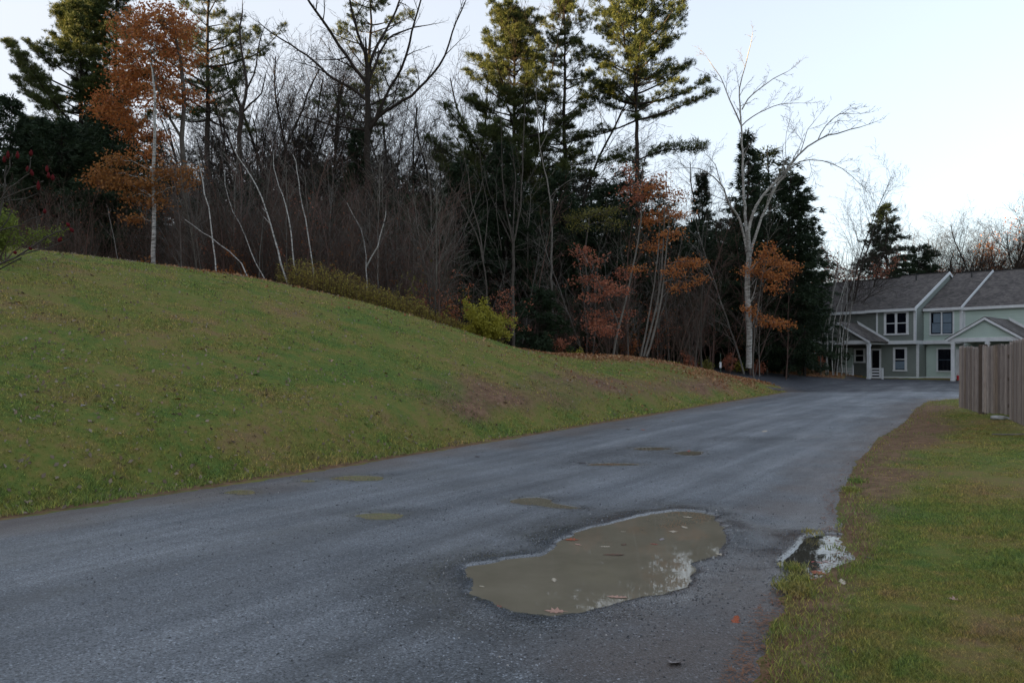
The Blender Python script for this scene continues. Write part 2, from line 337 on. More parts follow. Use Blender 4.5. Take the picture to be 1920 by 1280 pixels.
vs = N.new('ShaderNodeSeparateColor'); L.new(vo.outputs['Color'], vs.inputs[0])
base = ramp(N, L, strk, [(.3, (.082, .090, .103)), (.5, (.126, .137, .154)), (.7, (.185, .198, .218))])
base = mixc(N, L, 1.0, base, ramp(N, L, big, [(.3, g3(.75)), (.7, g3(1.2))]), 'MULTIPLY')
base = mixc(N, L, 1.0, base, ramp(N, L, fine, [(.3, g3(.5)), (.7, g3(1.5))]), 'MULTIPLY')
base = mixc(N, L, 1.0, base, ramp(N, L, vs.outputs[0], [(0, g3(.35)), (.3, g3(.8)), (.8, g3(1.05)), (.95, g3(1.35)), (1, g3(1.9))]), 'MULTIPLY')
newc = ramp(N, L, fine, [(.3, (.022, .023, .030)), (.7, (.052, .054, .064))])
base = mixc(N, L, attr(N, 'newer').outputs['Fac'], base, newc)
base = mixc(N, L, attr(N, 'loose').outputs['Fac'], base, mixc(N, L, 1.0, base, ramp(N, L, vs.outputs[1], [(0, g3(.38)), (.85, g3(.6)), (.94, g3(1.3)), (1, g3(2.2))]), 'MULTIPLY'))
base = mixc(N, L, math_(N, L, 'MULTIPLY', attr(N, 'pale').outputs['Fac'], .7), base, (.17, .175, .19))
base = mixc(N, L, math_(N, L, 'MULTIPLY', attr(N, 'edge').outputs['Fac'], .6), base, mixc(N, L, 1.0, (.10, .072, .058), ramp(N, L, fine, [(.3, g3(.5)), (.7, g3(1.5))]), 'MULTIPLY'))
wt = attr(N, 'wet').outputs['Fac']
base = mixc(N, L, wt, base, mixc(N, L, 1.0, base, g3(.8), 'MULTIPLY'))
L.new(base, B.inputs['Base Color'])
rr = ramp(N, L, noise(N, L, .8, 5, .65, scaled(N, L, p, (1.2, .3, 1), rot)), [(.35, g3(.42)), (.65, g3(.8))])
L.new(mixc(N, L, wt, rr, g3(.13)), B.inputs['Roughness']); B.inputs['Specular IOR Level'].default_value = .5
bump(N, L, B, math_(N, L, 'ADD', vo.outputs['Distance'], fine), .55, .008); _b = [n for n in N if n.type == 'BUMP'][0]; L.new(math_(N, L, 'MULTIPLY_ADD', wt, -.46, .55), _b.inputs['Strength'])
tag(link('road', me, am), kind='structure')
# ------------------------------------------------------------------ puddle water
wm, N, L, B = new_mat('muddy_water'); p = pos(N)
c = ramp(N, L, noise(N, L, 1.7, 4, .6, p), [(.3, (.155, .135, .098)), (.7, (.210, .182, .134))])
L.new(c, B.inputs['Base Color']); B.inputs['Roughness'].default_value = .012; B.inputs['IOR'].default_value = 1.33
bump(N, L, B, noise(N, L, 7, 2, .5, p), .02, .01)
cm, N, L, B = new_mat('clear_water'); B.inputs['Base Color'].default_value = (.050, .045, .036, 1); B.inputs['Roughness'].default_value = .01; B.inputs['IOR'].default_value = 1.45
bump(N, L, B, noise(N, L, 9, 2, .5, pos(N)), .02, .01)
for k, (lab, P, lv, dp) in enumerate(PUD):
    A = np.array(P); c0 = A.mean(0); o = [(c0 + (a - c0) * (1 + .12 / max(np.linalg.norm(a - c0), .05)))for a in A]
    mb = MB(); zt = lv - (.008 if k < 2 else .002)
    mb.prism([(a[0], a[1], zt) for a in o], (0, 0, -.004)); ob = mb.build('puddle', cm if k == 1 else wm)
    tag(ob, lab, 'puddle', 'puddles on the road', 'structure')
# wooded ridge the low sun is setting behind: beyond the left edge of the frame, it shades everything but the tree tops
def ridge():
    n, m = 90, 14; d = Vector((math.sin(R(SUN_AZ)), math.cos(R(SUN_AZ)), 0)); q = Vector((-d.y, d.x, 0)); V = []; Fq = []
    c = Vector((0, 40, 0)) + d * 190
    for i in range(n):
        a = -190 + 380 * i / (n - 1)
        for j in range(m):
            b = -80 + 160 * j / (m - 1); top = RIDGE_H + 3.0 * float(fbm(np.array(a / 30), np.array(3.), 3)) + 1.6 * float(fbm(np.array(a / 5), np.array(9.), 2))
            z = -4 + (top + 4) * max(0, math.cos(b / 80 * math.pi / 2)) ** .8 * min(1, (190 - abs(a)) / 60)
            pt = c + q * a + d * b; V.append((pt.x, pt.y, z))
    for i in range(n - 1):
        for j in range(m - 1): Fq.append((i * m + j, (i + 1) * m + j, (i + 1) * m + j + 1, i * m + j + 1))
    return np_mesh('hills', np.array(V), np.array(Fq), 4, True)
RIDGE_H = 20.8 + 190 * math.tan(R(SUN_EL))
tag(link('hills', ridge(), simple_mat('wooded_hill', (.05, .045, .035), (.08, .06, .045), .2, 1, .05)), kind='structure')
# ------------------------------------------------------------------ townhouses (local axes: x along the front, y into the building, z up)
HZ = .65; HR = math.atan2(HU[1], HU[0])
def US(px, v):
    k = (px - CX) / F; return (k * (HO[1] + HV[1] * v) - HO[0] - HV[0] * v) / (HU[0] - k * HU[1])
def ZS(px, v, py):
    u = US(px, v); return EYE + (HY - py) / F * (HO[1] + HU[1] * u + HV[1] * v) - HZ
M = {}
M['trim'] = simple_mat('white_trim', (.66, .68, .70), (.54, .55, .57), 3, .55, .35)
M['trim_worn'] = simple_mat('worn_white_trim', (.60, .60, .60), (.30, .28, .26), 9, .7, .3)
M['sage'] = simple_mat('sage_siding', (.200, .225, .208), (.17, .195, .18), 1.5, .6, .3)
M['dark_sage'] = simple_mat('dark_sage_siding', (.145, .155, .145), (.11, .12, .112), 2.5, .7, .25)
M['mint'] = simple_mat('mint_siding', (.44, .54, .49), (.40, .49, .45), 1.5, .6, .3)
M['side_mint'] = M['mint']
M['shingle'] = None
m, N, L, B = new_mat('roof_shingles'); v = objc(N)
vo = N.new('ShaderNodeTexVoronoi'); vo.inputs['Scale'].default_value = 5; L.new(v, vo.inputs['Vector']); sc_ = N.new('ShaderNodeSeparateColor'); L.new(vo.outputs['Color'], sc_.inputs[0])
c_ = ramp(N, L, sc_.outputs[0], [(0, (.055, .049, .047)), (.5, (.085, .075, .071)), (1, (.12, .105, .097))])
c_ = mixc(N, L, 1.0, c_, ramp(N, L, noise(N, L, .9, 5, .7, v), [(.3, g3(.75)), (.7, g3(1.3))]), 'MULTIPLY')
L.new(c_, B.inputs['Base Color']); B.inputs['Roughness'].default_value = .85; B.inputs['Specular IOR Level'].default_value = .2
bump(N, L, B, noise(N, L, 30, 4, .7, v), .5, .03); M['shingle'] = m
m, N, L, B = new_mat('window_glass'); B.inputs['Base Color'].default_value = (.006, .007, .012, 1); B.inputs['Roughness'].default_value = .04; B.inputs['Specular IOR Level'].default_value = .5; M['glass'] = m
M['dark'] = simple_mat('dark_interior', (.008, .008, .010), None, 3, .7, .1)
M['curtain'] = simple_mat('window_blind', (.17, .22, .27), (.13, .17, .22), 4, .8, .1)
M['frame_dark'] = simple_mat('slate_window_frame', (.045, .065, .09), None, 5, .5, .3)
M['metal_dark'] = simple_mat('dark_metal', (.02, .02, .022), None, 5, .5, .4)
M['wreath'] = simple_mat('wreath_green', (.02, .035, .02), (.05, .04, .02), 20, .9, .1)
def siding(mb, u0, u1, v, z0, z1, pitch=.21, lap=.032, zf=None, side=0):
    """courses of lapped boards facing -y (side=0) or +x (side=1, then u0..u1 run along y and v is x)"""
    z = z0
    while z < z1 - 1e-4:
        zt = min(z + pitch, z1); a0, a1 = (u0, u1); b0, b1 = (u0, u1)
        if zf: a0, a1 = zf(z); b0, b1 = zf(zt)
        if a1 > a0:
            if side == 0: q = [(a0, v - lap, z), (a1, v - lap, z), (b1, v, zt), (b0, v, zt)]; k = [(a0, v, z), (a1, v, z), (a1, v - lap, z), (a0, v - lap, z)]
            else: q = [(v + lap, a0, z), (v + lap, a1, z), (v, b1, zt), (v, b0, zt)]; k = [(v, a0, z), (v, a1, z), (v + lap, a1, z), (v + lap, a0, z)]
            b = len(mb.v); mb.v += q + k; mb.f += [(b, b + 1, b + 2, b + 3), (b + 4, b + 5, b + 6, b + 7)]
        z = zt
def window(root, u0, u1, z0, z1, v, n=1, trim=None, sash=None, glass=None, tw=.11, blind=None):
    """casing proud of the wall, glass set back inside it, one meeting rail per light"""
    v -= .028; fr = MB(); t = tw; trim = trim or M['trim']
    fr.box(u0, u1, v - .055, v + .03, z1 - t, z1); fr.box(u0 - .02, u1 + .02, v - .075, v + .03, z0, z0 + t * .9)
    fr.box(u0, u0 + t, v - .054, v + .03, z0 + t * .9, z1 - t); fr.box(u1 - t, u1, v - .054, v + .03, z0 + t * .9, z1 - t)
    w = (u1 - u0 - 2 * t) / n
    for k in range(1, n): fr.box(u0 + t + w * k - .05, u0 + t + w * k + .05, v - .053, v + .03, z0 + t * .9, z1 - t)
    f = fr.build('window', trim, root)
    zm = (z0 + z1) / 2; s = MB(); g = MB()
    for k in range(n):
        a = u0 + t + w * k + (.05 if k else 0); b = u0 + t + w * (k + 1) - (.05 if k < n - 1 else 0)
        s.box(a, b, v - .046, v - .02, zm - .03, zm + .03); e = .035
        s.box(a, a + e, v - .045, v - .02, z0 + t, zm - .03); s.box(b - e, b, v - .045, v - .02, z0 + t, zm - .03)
        s.box(a, a + e, v - .045, v - .02, zm + .03, z1 - t); s.box(b - e, b, v - .045, v - .02, zm + .03, z1 - t)
        g.box(a, b, v - .024, v - .018, z0 + t * .9, z1 - t)
    s.build('sash', sash or trim, f); g.build('pane', glass or M['glass'], f)
    if blind:
        bl = MB()
        for (a, b, za, zb) in blind: bl.box(u0 + t + (u1 - u0 - 2 * t) * a, u0 + t + (u1 - u0 - 2 * t) * b, v - .030, v - .025, z0 + (z1 - z0) * za, z0 + (z1 - z0) * zb)
        bl.build('blind', M['curtain'], f)
    return f
def roof_half(mb, u0, u1, v0, z0, v1, z1, th=.13):
    """sloping slab from eave (v0,z0) to ridge (v1,z1)"""
    mb.hexa([(u0, v0, z0 - th), (u1, v0, z0 - th), (u1, v1, z1 - th), (u0, v1, z1 - th), (u0, v0, z0), (u1, v0, z0), (u1, v1, z1), (u0, v1, z1)])
PIT = .449
def main_roof(root, u0, u1, v, zt, name='roof', half=6.7, zadd=0.):
    mb = MB(); e = .28; roof_half(mb, u0, u1, v - e, zt - e * PIT, v + half, zt + half * PIT); roof_half(mb, u0, u1, v + 2 * half + e, zt - e * PIT, v + half + .001, zt + half * PIT - .001)
    r = mb.build(name, M['shingle'], root)
    f = MB(); f.box(u0, u1, v - e - .035, v - e - .002, zt - e * PIT - .20, zt - e * PIT - .012); f.box(u0, u1, v - e - .01, v + .02, zt - e * PIT - .21, zt - e * PIT - .17); f.build('fascia', M['trim'], r)
    rc = MB(); rc.box(u0, u1, v + half - .12, v + half + .12, zt + half * PIT - .03, zt + half * PIT + .035); rc.build('ridge_cap', M['metal_dark'], r)
    return r
def rake(root, u, v, zt, half=6.7, w=.20):
    mb = MB(); e = .30; o = .02
    for sgn in (-1, 1):
        va = v + half + sgn * (half + e) if sgn < 0 else v + half + .9
        a = (va, zt - e * PIT if sgn < 0 else zt + half * PIT - .9 * PIT); b = (v + half, zt + half * PIT)
        mb.prism([(u, a[0], a[1] + o), (u, a[0], a[1] - w), (u, b[0] , b[1] - w), (u, b[0], b[1] + o)], (.05, 0, 0))
    return mb.build('rake_board', M['trim'], root)
E = 5.19                                            # eave height over the ground
# --- sage grey townhouse
SG = empty('townhouse', (HO[0], HO[1], HZ), HR); tag(SG, 'sage grey two-storey townhouse, its gabled porch half hidden by slim birch stems', 'townhouse', 'joined townhouses across the parking lot')
mb = MB(); uL = -13.0
mb.prism([(uL, 0, 2.75), (uL, 0, E - .15), (uL, 6.4, E + 6.4 * PIT - .25), (uL, 12.8, E - .15), (uL, 12.8, 2.75)], (-uL - 3.46, 0, 0)); mb.prism([(-3.46, 0, 2.75), (-3.46, 0, E - .14), (-3.46, 6.7, E + 6.7 * PIT - .2), (-3.46, 13.4, E - .14), (-3.46, 13.4, 2.75)], (3.44, 0, 0)); mb.box(uL, -.02, .5, 13.4, -.3, 2.75)
siding(mb, -2.63, -.12, -.001, 2.75, E - .1)
siding(mb, .001, 6.7, 0.0, 2.75, 8.2, side=1, zf=lambda z: (max(0, (z - E) / PIT), 6.7))
siding(mb, -2.6, -.1, .499, .12, 2.5); siding(mb, .5, 1.9, 0.0, .12, 2.5, side=1)
mb.build('wall', M['sage'], SG)
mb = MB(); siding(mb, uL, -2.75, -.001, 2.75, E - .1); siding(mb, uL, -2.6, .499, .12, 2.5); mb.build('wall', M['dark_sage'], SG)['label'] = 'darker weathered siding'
mb = MB(); mb.box(uL, .03, -.04, .5, 2.5, 2.75); mb.box(-.001, .04, .5, 1.4, 2.5, 2.75)
mb.box(-.13, .02, -.03, .0, 2.75, E - .05); mb.box(.001, .03, -.03, .11, 2.75, E - .05); mb.box(-2.75, -2.62, -.03, 0, 2.75, E - .05)
mb.box(-.13, .03, .47, .5, .12, 2.5); mb.box(.002, .03, .472, .60, .12, 2.5); mb.box(uL, .035, .46, .5, -.1, .13); mb.box(.002, .035, .5, 1.9, -.1, .13)
mb.build('trim_board', M['trim'], SG)
main_roof(SG, -3.45, .03, 0, E); rr_ = main_roof(SG, uL - .3, -3.46, 0, E - .03, half=6.4)
rake(SG, .03, 0, E)
window(SG, US(1658, 0), US(1704, 0), ZS(1680, 0, 628), ZS(1680, 0, 584), 0, 2, tw=.13)
window(SG, US(1675, .5), US(1701, .5), ZS(1690, .5, 696), ZS(1690, .5, 651), .5, 1, tw=.12, blind=[(0, 1, .1, .42)])
window(SG, US(1601.5, .5), US(1623, .5), ZS(1610, .5, 680), ZS(1610, .5, 653), .5, 1, tw=.12)
u0, u1 = US(1633, .5), US(1652.5, .5)
mb = MB(); mb.box(u0 - .02, u0 + .1, .42, .5, .05, 2.2); mb.box(u1 - .12, u1, .42, .5, .05, 2.2); mb.box(u0 + .1, u1 - .12, .42, .5, 2.08, 2.2); d_ = mb.build('door', M['trim'], SG)
mb = MB(); mb.box(u0 + .1, u1 - .12, .455, .48, .06, 2.08); mb.build('door_leaf', M['dark'], d_); mb = MB(); mb.box(u0 + .2, u0 + .24, .43, .455, 1.0, 1.1); mb.build('handle', M['metal_dark'], d_)
# pale entry wall with a wreath
u0, u1 = US(1573, .3), US(1598, .3); mb = MB(); mb.box(u0, u1, .3, .49, -.1, 2.3); siding(mb, u0, u1, .298, 0, 2.3); mb.build('entry_wall', M['mint'], SG)['label'] = 'pale green wall under the porch'
def porch(root, u0, u1, ua, vf, vb, zb, za, wall, posts):
    mb = MB(); mb.prism([(u0 + .25, vf + .1, zb + .25), (u1 - .25, vf + .1, zb + .25), (ua, vf + .1, za - .12)], (0, .08, 0))
    sl_ = (za - zb - .25) / (ua - u0 - .25)
    siding(mb, 0, 0, vf + .099, zb + .26, za - .15, zf=lambda z: (u0 + .25 + (z - zb - .25) / sl_, u1 - .25 - (z - zb - .25) / sl_), pitch=.16)
    g_ = mb.build('porch_gable', wall, root)
    mb = MB(); mb.box(u0 + .12, u1 - .12, vf + .03, vf + .2, zb, zb + .26); mb.box(u0 + .12, u0 + .28, vf + .2, vb, zb, zb + .24); mb.box(u1 - .28, u1 - .12, vf + .2, vb, zb, zb + .24); mb.build('porch_beam', M['trim'], root)
    r = MB(); r.prism([(u0 - .05, vf - .1, zb + .10), (ua, vf - .1, za), (ua, vf - .1, za + .10), (u0 - .12, vf - .1, zb + .18)], (0, vb - vf + .1, 0)); r.prism([(u1 + .05, vf - .1, zb + .10), (u1 + .12, vf - .1, zb + .18), (ua + .001, vf - .1, za + .10), (ua + .001, vf - .1, za)], (0, vb - vf + .1, 0))
    rf = r.build('porch_roof', M['shingle'], root)
    t = MB(); t.prism([(u0 - .03, vf - .13, zb + .02), (ua, vf - .13, za - .12), (ua, vf - .13, za + .04), (u0 - .08, vf - .13, zb + .14)], (0, .05, 0)); t.prism([(u1 + .03, vf - .13, zb + .02), (u1 + .08, vf - .13, zb + .14), (ua + .001, vf - .13, za + .04), (ua + .001, vf - .13, za - .12)], (0, .05, 0))
    t.build('rake_board', M['trim'], rf)
    f = MB(); f.prism([(ua + .15, vb - .05, za - .02), (u1 + .15, vb - .05, zb + .10), (u1 + .15, vb - .05, zb + .34), (ua + .05, vb - .05, za + .26)], (0, .04, 0)); f.build('flashing_board', M['trim'], rf)
    c = MB(); c.box(u0 + .3, u1 - .3, vf + .2, vb, zb + .2, zb + .24); c.build('porch_ceiling', simple_mat('porch_ceiling', (.10, .07, .05), None, 5, .8, .1), root)
    for (pu, pv) in posts:
        p = MB(); p.box(pu - .1, pu + .1, pv - .1, pv + .1, -.15, zb); p.box(pu - .13, pu + .13, pv - .13, pv + .13, zb - .16, zb - .04); p.box(pu - .12, pu + .12, pv - .12, pv + .12, -.15, .12); p.build('post', M['trim'], root)
PVF = -3.0
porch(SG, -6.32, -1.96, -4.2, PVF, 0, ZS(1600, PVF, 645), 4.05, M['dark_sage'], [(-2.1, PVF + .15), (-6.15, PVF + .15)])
# porch railings: short one right of the post, one left of the entry
def rail(root, u0, u1, v, z1=.78, post=True, mat=None):
    mb = MB()
    for z in (.06, .26, .46, .66): mb.box(u0, u1, v - .02, v + .02, z, z + .10)
    if post: mb.box(u1 - .05, u1 + .05, v - .05, v + .05, -.1, z1)
    mb.build('railing', M['trim'], root)
rail(SG, -1.99, -1.15, PVF + .15)
ul_ = US(1572, -1.5); rail(SG, ul_, US(1599, -1.5), -1.5, .98)
WR = US(1588, .29); mb = MB()
c0 = Vector((WR, .24, ZS(1588, .29, 668))); rn = random.Random(4)
for i in range(24):
    a = i * math.pi / 12; mb.tube([c0 + Vector((.20 * math.cos(a), rn.uniform(-.03, .03), .25 * math.sin(a))), c0 + Vector((.27 * math.cos(a + .35), rn.uniform(-.05, .0), .33 * math.sin(a + .35)))], [.05, .02], 5)
    mb.tube([c0 + Vector((.22 * math.cos(a), 0, .27 * math.sin(a))), c0 + Vector((.22 * math.cos(a + .3), 0, .27 * math.sin(a + .3)))], [.05, .05], 5)
w_ = mb.build('wreath', M['wreath']); w_.location = SG.location; w_.rotation_euler = SG.rotation_euler; tag(w_, 'dark evergreen wreath hanging on the pale wall under the sage townhouse porch', 'wreath')
mb = MB(); p_ = US(1717, 5.3); mb.tube([(p_, 5.4, E + 5.4 * PIT - .1), (p_, 5.4, E + 5.4 * PIT + .42)], [.05, .05], 8); mb.build('vent_pipe', M['metal_dark'], SG)
# --- mint townhouse
MG = empty('townhouse', (HO[0], HO[1], HZ), HR); tag(MG, 'pale mint green two-storey townhouse with a wide white-trimmed gable porch, partly behind the wooden fence', 'townhouse', 'joined townhouses across the parking lot')
mb = MB()
mb.prism([(.05, 1.4, 2.75), (.05, 1.4, E - .14), (.05, 8.1, E + 6.7 * PIT - .2), (.05, 14.8, E - .14), (.05, 14.8, 2.75)], (2.5, 0, 0)); mb.box(.05, 2.55, 1.9, 14.8, -.3, 2.75)
mb.prism([(2.551, 1.75, -.3), (2.551, 1.75, E - .18), (2.551, 8.45, E + 6.7 * PIT - .25), (2.551, 15.1, E - .18), (2.551, 15.1, -.3)], (11.5, 0, 0))
siding(mb, .05, 2.42, 1.399, 2.75, E - .1); siding(mb, .05, 2.5, 1.899, .12, 2.5); siding(mb, 2.68, 14, 1.749, .12, E - .1); siding(mb, 1.4, 8.1, 2.552, 5.1, 8.2, side=1, zf=lambda z: (1.4 + max(0, (z - E) / PIT), 8.1))
mb.build('wall', M['mint'], MG)
mb = MB(); mb.box(.045, 2.55, 1.36, 1.9, 2.5, 2.75); mb.box(2.42, 2.57, 1.37, 1.4, 2.75, E - .05); mb.box(2.552, 2.68, 1.70, 1.75, .1, E - .05); mb.box(2.552, 2.60, 1.4, 1.7, 2.5, E - .05); mb.box(.04, 14, 1.86, 1.9, -.1, .13); mb.box(2.6, 14, 1.71, 1.75, -.1, .125); mb.build('trim_board', M['trim'], MG)
main_roof(MG, .09, 2.58, 1.4, E); main_roof(MG, 2.59, 14.2, 1.78, E - .02); rake(MG, 2.58, 1.4, E, w=.17)
window(MG, US(1743.5, 1.4), US(1789.5, 1.4), ZS(1766, 1.4, 628), ZS(1766, 1.4, 583), 1.4, 2, tw=.09, sash=M['frame_dark'], blind=[(.06, .46, .1, .5), (.12, .46, .5, .9), (.54, .95, .08, .9)])
window(MG, US(1756.5, 1.9), US(1787, 1.9), ZS(1770, 1.9, 697), ZS(1770, 1.9, 652), 1.9, 1, tw=.10, sash=M['frame_dark'])
porch(MG, US(1775, PVF), US(1918, PVF), US(1847, PVF), PVF, 1.75, ZS(1847, PVF, 640), ZS(1847, PVF, 596), M['mint'], [(US(1787, PVF + .15), PVF + .15), (US(1852, PVF + .15), PVF + .15), (US(1908, PVF + .15), PVF + .15)])
rail(MG, US(1788, -2), US(1806, -2), -2, post=False)
mb = MB(); mb.box(US(1792, 1.7), US(1802, 1.7), 1.70, 1.735, 0, 2.1); mb.build('door', M['trim'], MG)
mb = MB(); p_ = US(1822, 6.9); mb.tube([(p_, 6.9, E + 5.5 * PIT - .1), (p_, 6.9, E + 5.5 * PIT + .42)], [.05, .05], 8); mb.build('vent_pipe', M['metal_dark'], MG)
# back slopes and siding behind are closed by the same prisms; small red container on the porch
def hw(u, v, z=0): return (HO[0] + HU[0] * u + HV[0] * v, HO[1] + HU[1] * u + HV[1] * v, HZ + z)
mb = MB(); mb.tube([(0, 0, 0), (0, 0, .02), (0, 0, .30), (0, 0, .32)], [.11, .12, .15, .155], 12); mb.tube([(-.15, 0, .3), (-.10, 0, .42), (0, 0, .46), (.10, 0, .42), (.15, 0, .3)], [.008] * 5, 5)
b_ = mb.build('bucket', simple_mat('red_plastic', (.45, .02, .03), None, 5, .4, .4)); b_.location = hw(US(1798, -2.5), -2.5, -.02); tag(b_, 'small red container on the ground between the porch post and the wooden fence', 'bucket')
# ------------------------------------------------------------------ weathered stockade fence
m, N, L, B = new_mat('weathered_picket'); geo = N.new('ShaderNodeNewGeometry'); v = objc(N)
c_ = ramp(N, L, geo.outputs['Random Per Island'], [(0, (.16, .13, .12)), (.3, (.24, .205, .19)), (.6, (.33, .285, .265)), (.82, (.22, .17, .135)), (1, (.40, .335, .30))])
gr = noise(N, L, 6, 6, .7, scaled(N, L, v, (6, 6, .6))); c_ = mixc(N, L, 1.0, c_, ramp(N, L, gr, [(.3, g3(.55)), (.55, g3(1.0)), (.75, g3(1.35))]), 'MULTIPLY')
L.new(c_, B.inputs['Base Color']); B.inputs['Roughness'].default_value = .9; B.inputs['Specular IOR Level'].default_value = .15; bump(N, L, B, gr, .5, .01); M['picket'] = m
M['post_wood'] = simple_mat('fence_post_wood', (.075, .058, .05), (.11, .085, .07), 8, .9, .1, .3)
FN = empty('fence', (12.95, 21.3, .33)); tag(FN, 'weathered grey wooden stockade fence at the right edge, its far panel leaning', 'fence')
rf = random.Random(11)
def fpanel(a, b, z0, z1, H=1.83, tilt=0., pw=.088, tips=True):
    a = Vector((*a, 0)); b = Vector((*b, 0)); L_ = (b - a).length; d = (b - a).normalized(); nrm = Vector((d.y, -d.x, 0)); n = int(L_ / pw); mb = MB(); org = FN.location
    if nrm.dot(-a) < 0: nrm = -nrm
    for i in range(n):
        f = (i + .5) / n; c = a + d * L_ * f; zb = z0 + (z1 - z0) * f + rf.uniform(-.012, .012); h = H + rf.uniform(-.02, .02); w = pw * .47; th = .012 + rf.uniform(0, .008); lean = tilt * h + rf.uniform(-.006, .006)
        P = lambda u, z, o: tuple(c + d * (u + lean * (z / h)) + nrm * o + Vector((0, 0, zb + z)) - org)
        zt = h - .075
        for o0, o1 in ((0, th),):
            prof = [(-w, 0), (w, 0), (w, zt), (w * .45, h - .02), (0, h), (-w * .45, h - .02), (-w, zt)]
            # rounded face: a ridge line in the middle of each picket
            mb.prism([P(u, z, o0) for u, z in prof], tuple(nrm * th))
    p = mb.build('fence_panel', M['picket'], FN)
    r = MB()
    for z in (.3, .95, 1.5): r.bar(a + Vector((0, 0, z0 + z)) - org - nrm * .03, b + Vector((0, 0, z1 + z)) - org - nrm * .03, .04, .08)
    r.build('rail', M['post_wood'], p)
def fpost(x, y, z0, h, w=.1):
    mb = MB(); o = FN.location; mb.box(x - w / 2 - o.x, x + w / 2 - o.x, y - w / 2 - o.y, y + w / 2 - o.y, z0 - .3 - o.z, z0 + h - o.z); mb.build('post', M['post_wood'], FN)
fpanel((13.46, 23.1), (12.98, 21.35), .36, .30, 1.82, .015); fpanel((12.96, 21.15), (13.02, 20.0), .31, .32, 1.84, .0); fpanel((12.0, 18.5), (9.9, 14.3), .30, .34, 1.86, .0, .098); fpanel((13.06, 19.95), (12.03, 18.55), .32, .32, 1.83)
fpost(13.04, 21.27, .3, 1.88, .15); fpost(13.12, 19.98, .3, 1.7); fpost(12.16, 18.5, .3, 1.7); fpost(11.1, 16.4, .3, 1.7)
# marker post beside the driveway mouth
def GZ(x, y): return float(zbase(np.array([x]), np.array([y]))[0]) + .02
def PX(px, y): return (px - CX) / F * y
x_, y_ = PX(1351, 43), 43.; mk = empty('marker_post', (x_, y_, GZ(x_, y_))); tag(mk, 'thin green metal marker post with a white tag beside the driveway into the woods', 'marker post')
mb = MB(); mb.box(-.02, .02, -.02, .02, -.2, 1.1); mb.build('post', simple_mat('green_post', (.06, .09, .065), None, 5, .6, .3), mk); mb = MB(); mb.box(-.07, .05, -.035, -.021, .30, .62); mb.build('tag_plate', M['trim'], mk)
# crumpled white bag under the fence
rb = random.Random(3); bm = bmesh.new(); bmesh.ops.create_icosphere(bm, subdivisions=3, radius=.13)
for v_ in bm.verts: v_.co *= 1 + .5 * float(fbm(np.array(v_.co.x * 14 + v_.co.z * 9), np.array(v_.co.y * 14), 2)); v_.co.x *= 1.9; v_.co.z *= .5
me = bpy.data.meshes.new('plastic_bag'); bm.to_mesh(me); bm.free(); bx_, by_ = PX(1876, 19.3), 19.3
o = link('plastic_bag', me, simple_mat('white_plastic', (.45, .45, .45), (.3, .3, .3), 5, .5, .3)); o.location = (bx_, by_, GZ(bx_, by_) + .05); tag(o, 'crumpled white plastic bag lying under the gap in the wooden fence', 'plastic bag')
# ------------------------------------------------------------------ plants: generators
def norm(v):
    l = math.sqrt(v[0] * v[0] + v[1] * v[1] + v[2] * v[2]) or 1e-9; return (v[0] / l, v[1] / l, v[2] / l)
class Wood:
    def __init__(s): s.a = []; s.sites = []
    def seg(s, p, q, r0, r1): s.a.append((*p, *q, r0, r1))
    def mesh(s, name, off=(0, 0, 0), twigmat=None):
        A = np.array(s.a, dtype=float); A[:, :3] -= off; A[:, 3:6] -= off; Vs, Fs, base = [], [], 0
        big = A[:, 6] > (.0125 if twigmat else .022)
        for sel, k in ((big, 7), (~big, 3)):
            B_ = A[sel]
            if not len(B_): continue
            p, q, r0, r1 = B_[:, :3], B_[:, 3:6], B_[:, 6], B_[:, 7]; d = q - p; d /= np.linalg.norm(d, axis=1, keepdims=True) + 1e-9
            ref = np.tile([.31, .93, .17], (len(B_), 1)); ref[np.abs((d * ref).sum(1)) > .95] = (1, 0, 0)
            x = np.cross(d, ref); x /= np.linalg.norm(x, axis=1, keepdims=True) + 1e-9; y = np.cross(d, x)
            an = np.arange(k) * 2 * np.pi / k; c, s_ = np.cos(an), np.sin(an)
            ring = x[:, None] * c[None, :, None] + y[:, None] * s_[None, :, None]
            V = np.concatenate([p[:, None] + ring * r0[:, None, None], q[:, None] + ring * r1[:, None, None]], 1).reshape(-1, 3)
            i = np.arange(len(B_))[:, None] * 2 * k + base; j = np.arange(k)[None]; j2 = (j + 1) % k
            Fs.append(np.stack([i + j, i + j2, i + k + j2, i + k + j], -1).reshape(-1, 4)); Vs.append(V); base += len(V); s.nbig = len(Fs[0]) if k == 7 else (len(Fs[0]) if big.any() else 0)
        me = np_mesh(name, np.concatenate(Vs), np.concatenate(Fs), 4, True)
        if twigmat: idx = np.ones(len(me.polygons), dtype=np.int32); idx[:s.nbig] = 0; me.materials.append(twigmat[0]); me.materials.append(twigmat[1]); me.polygons.foreach_set('material_index', idx)
        return me
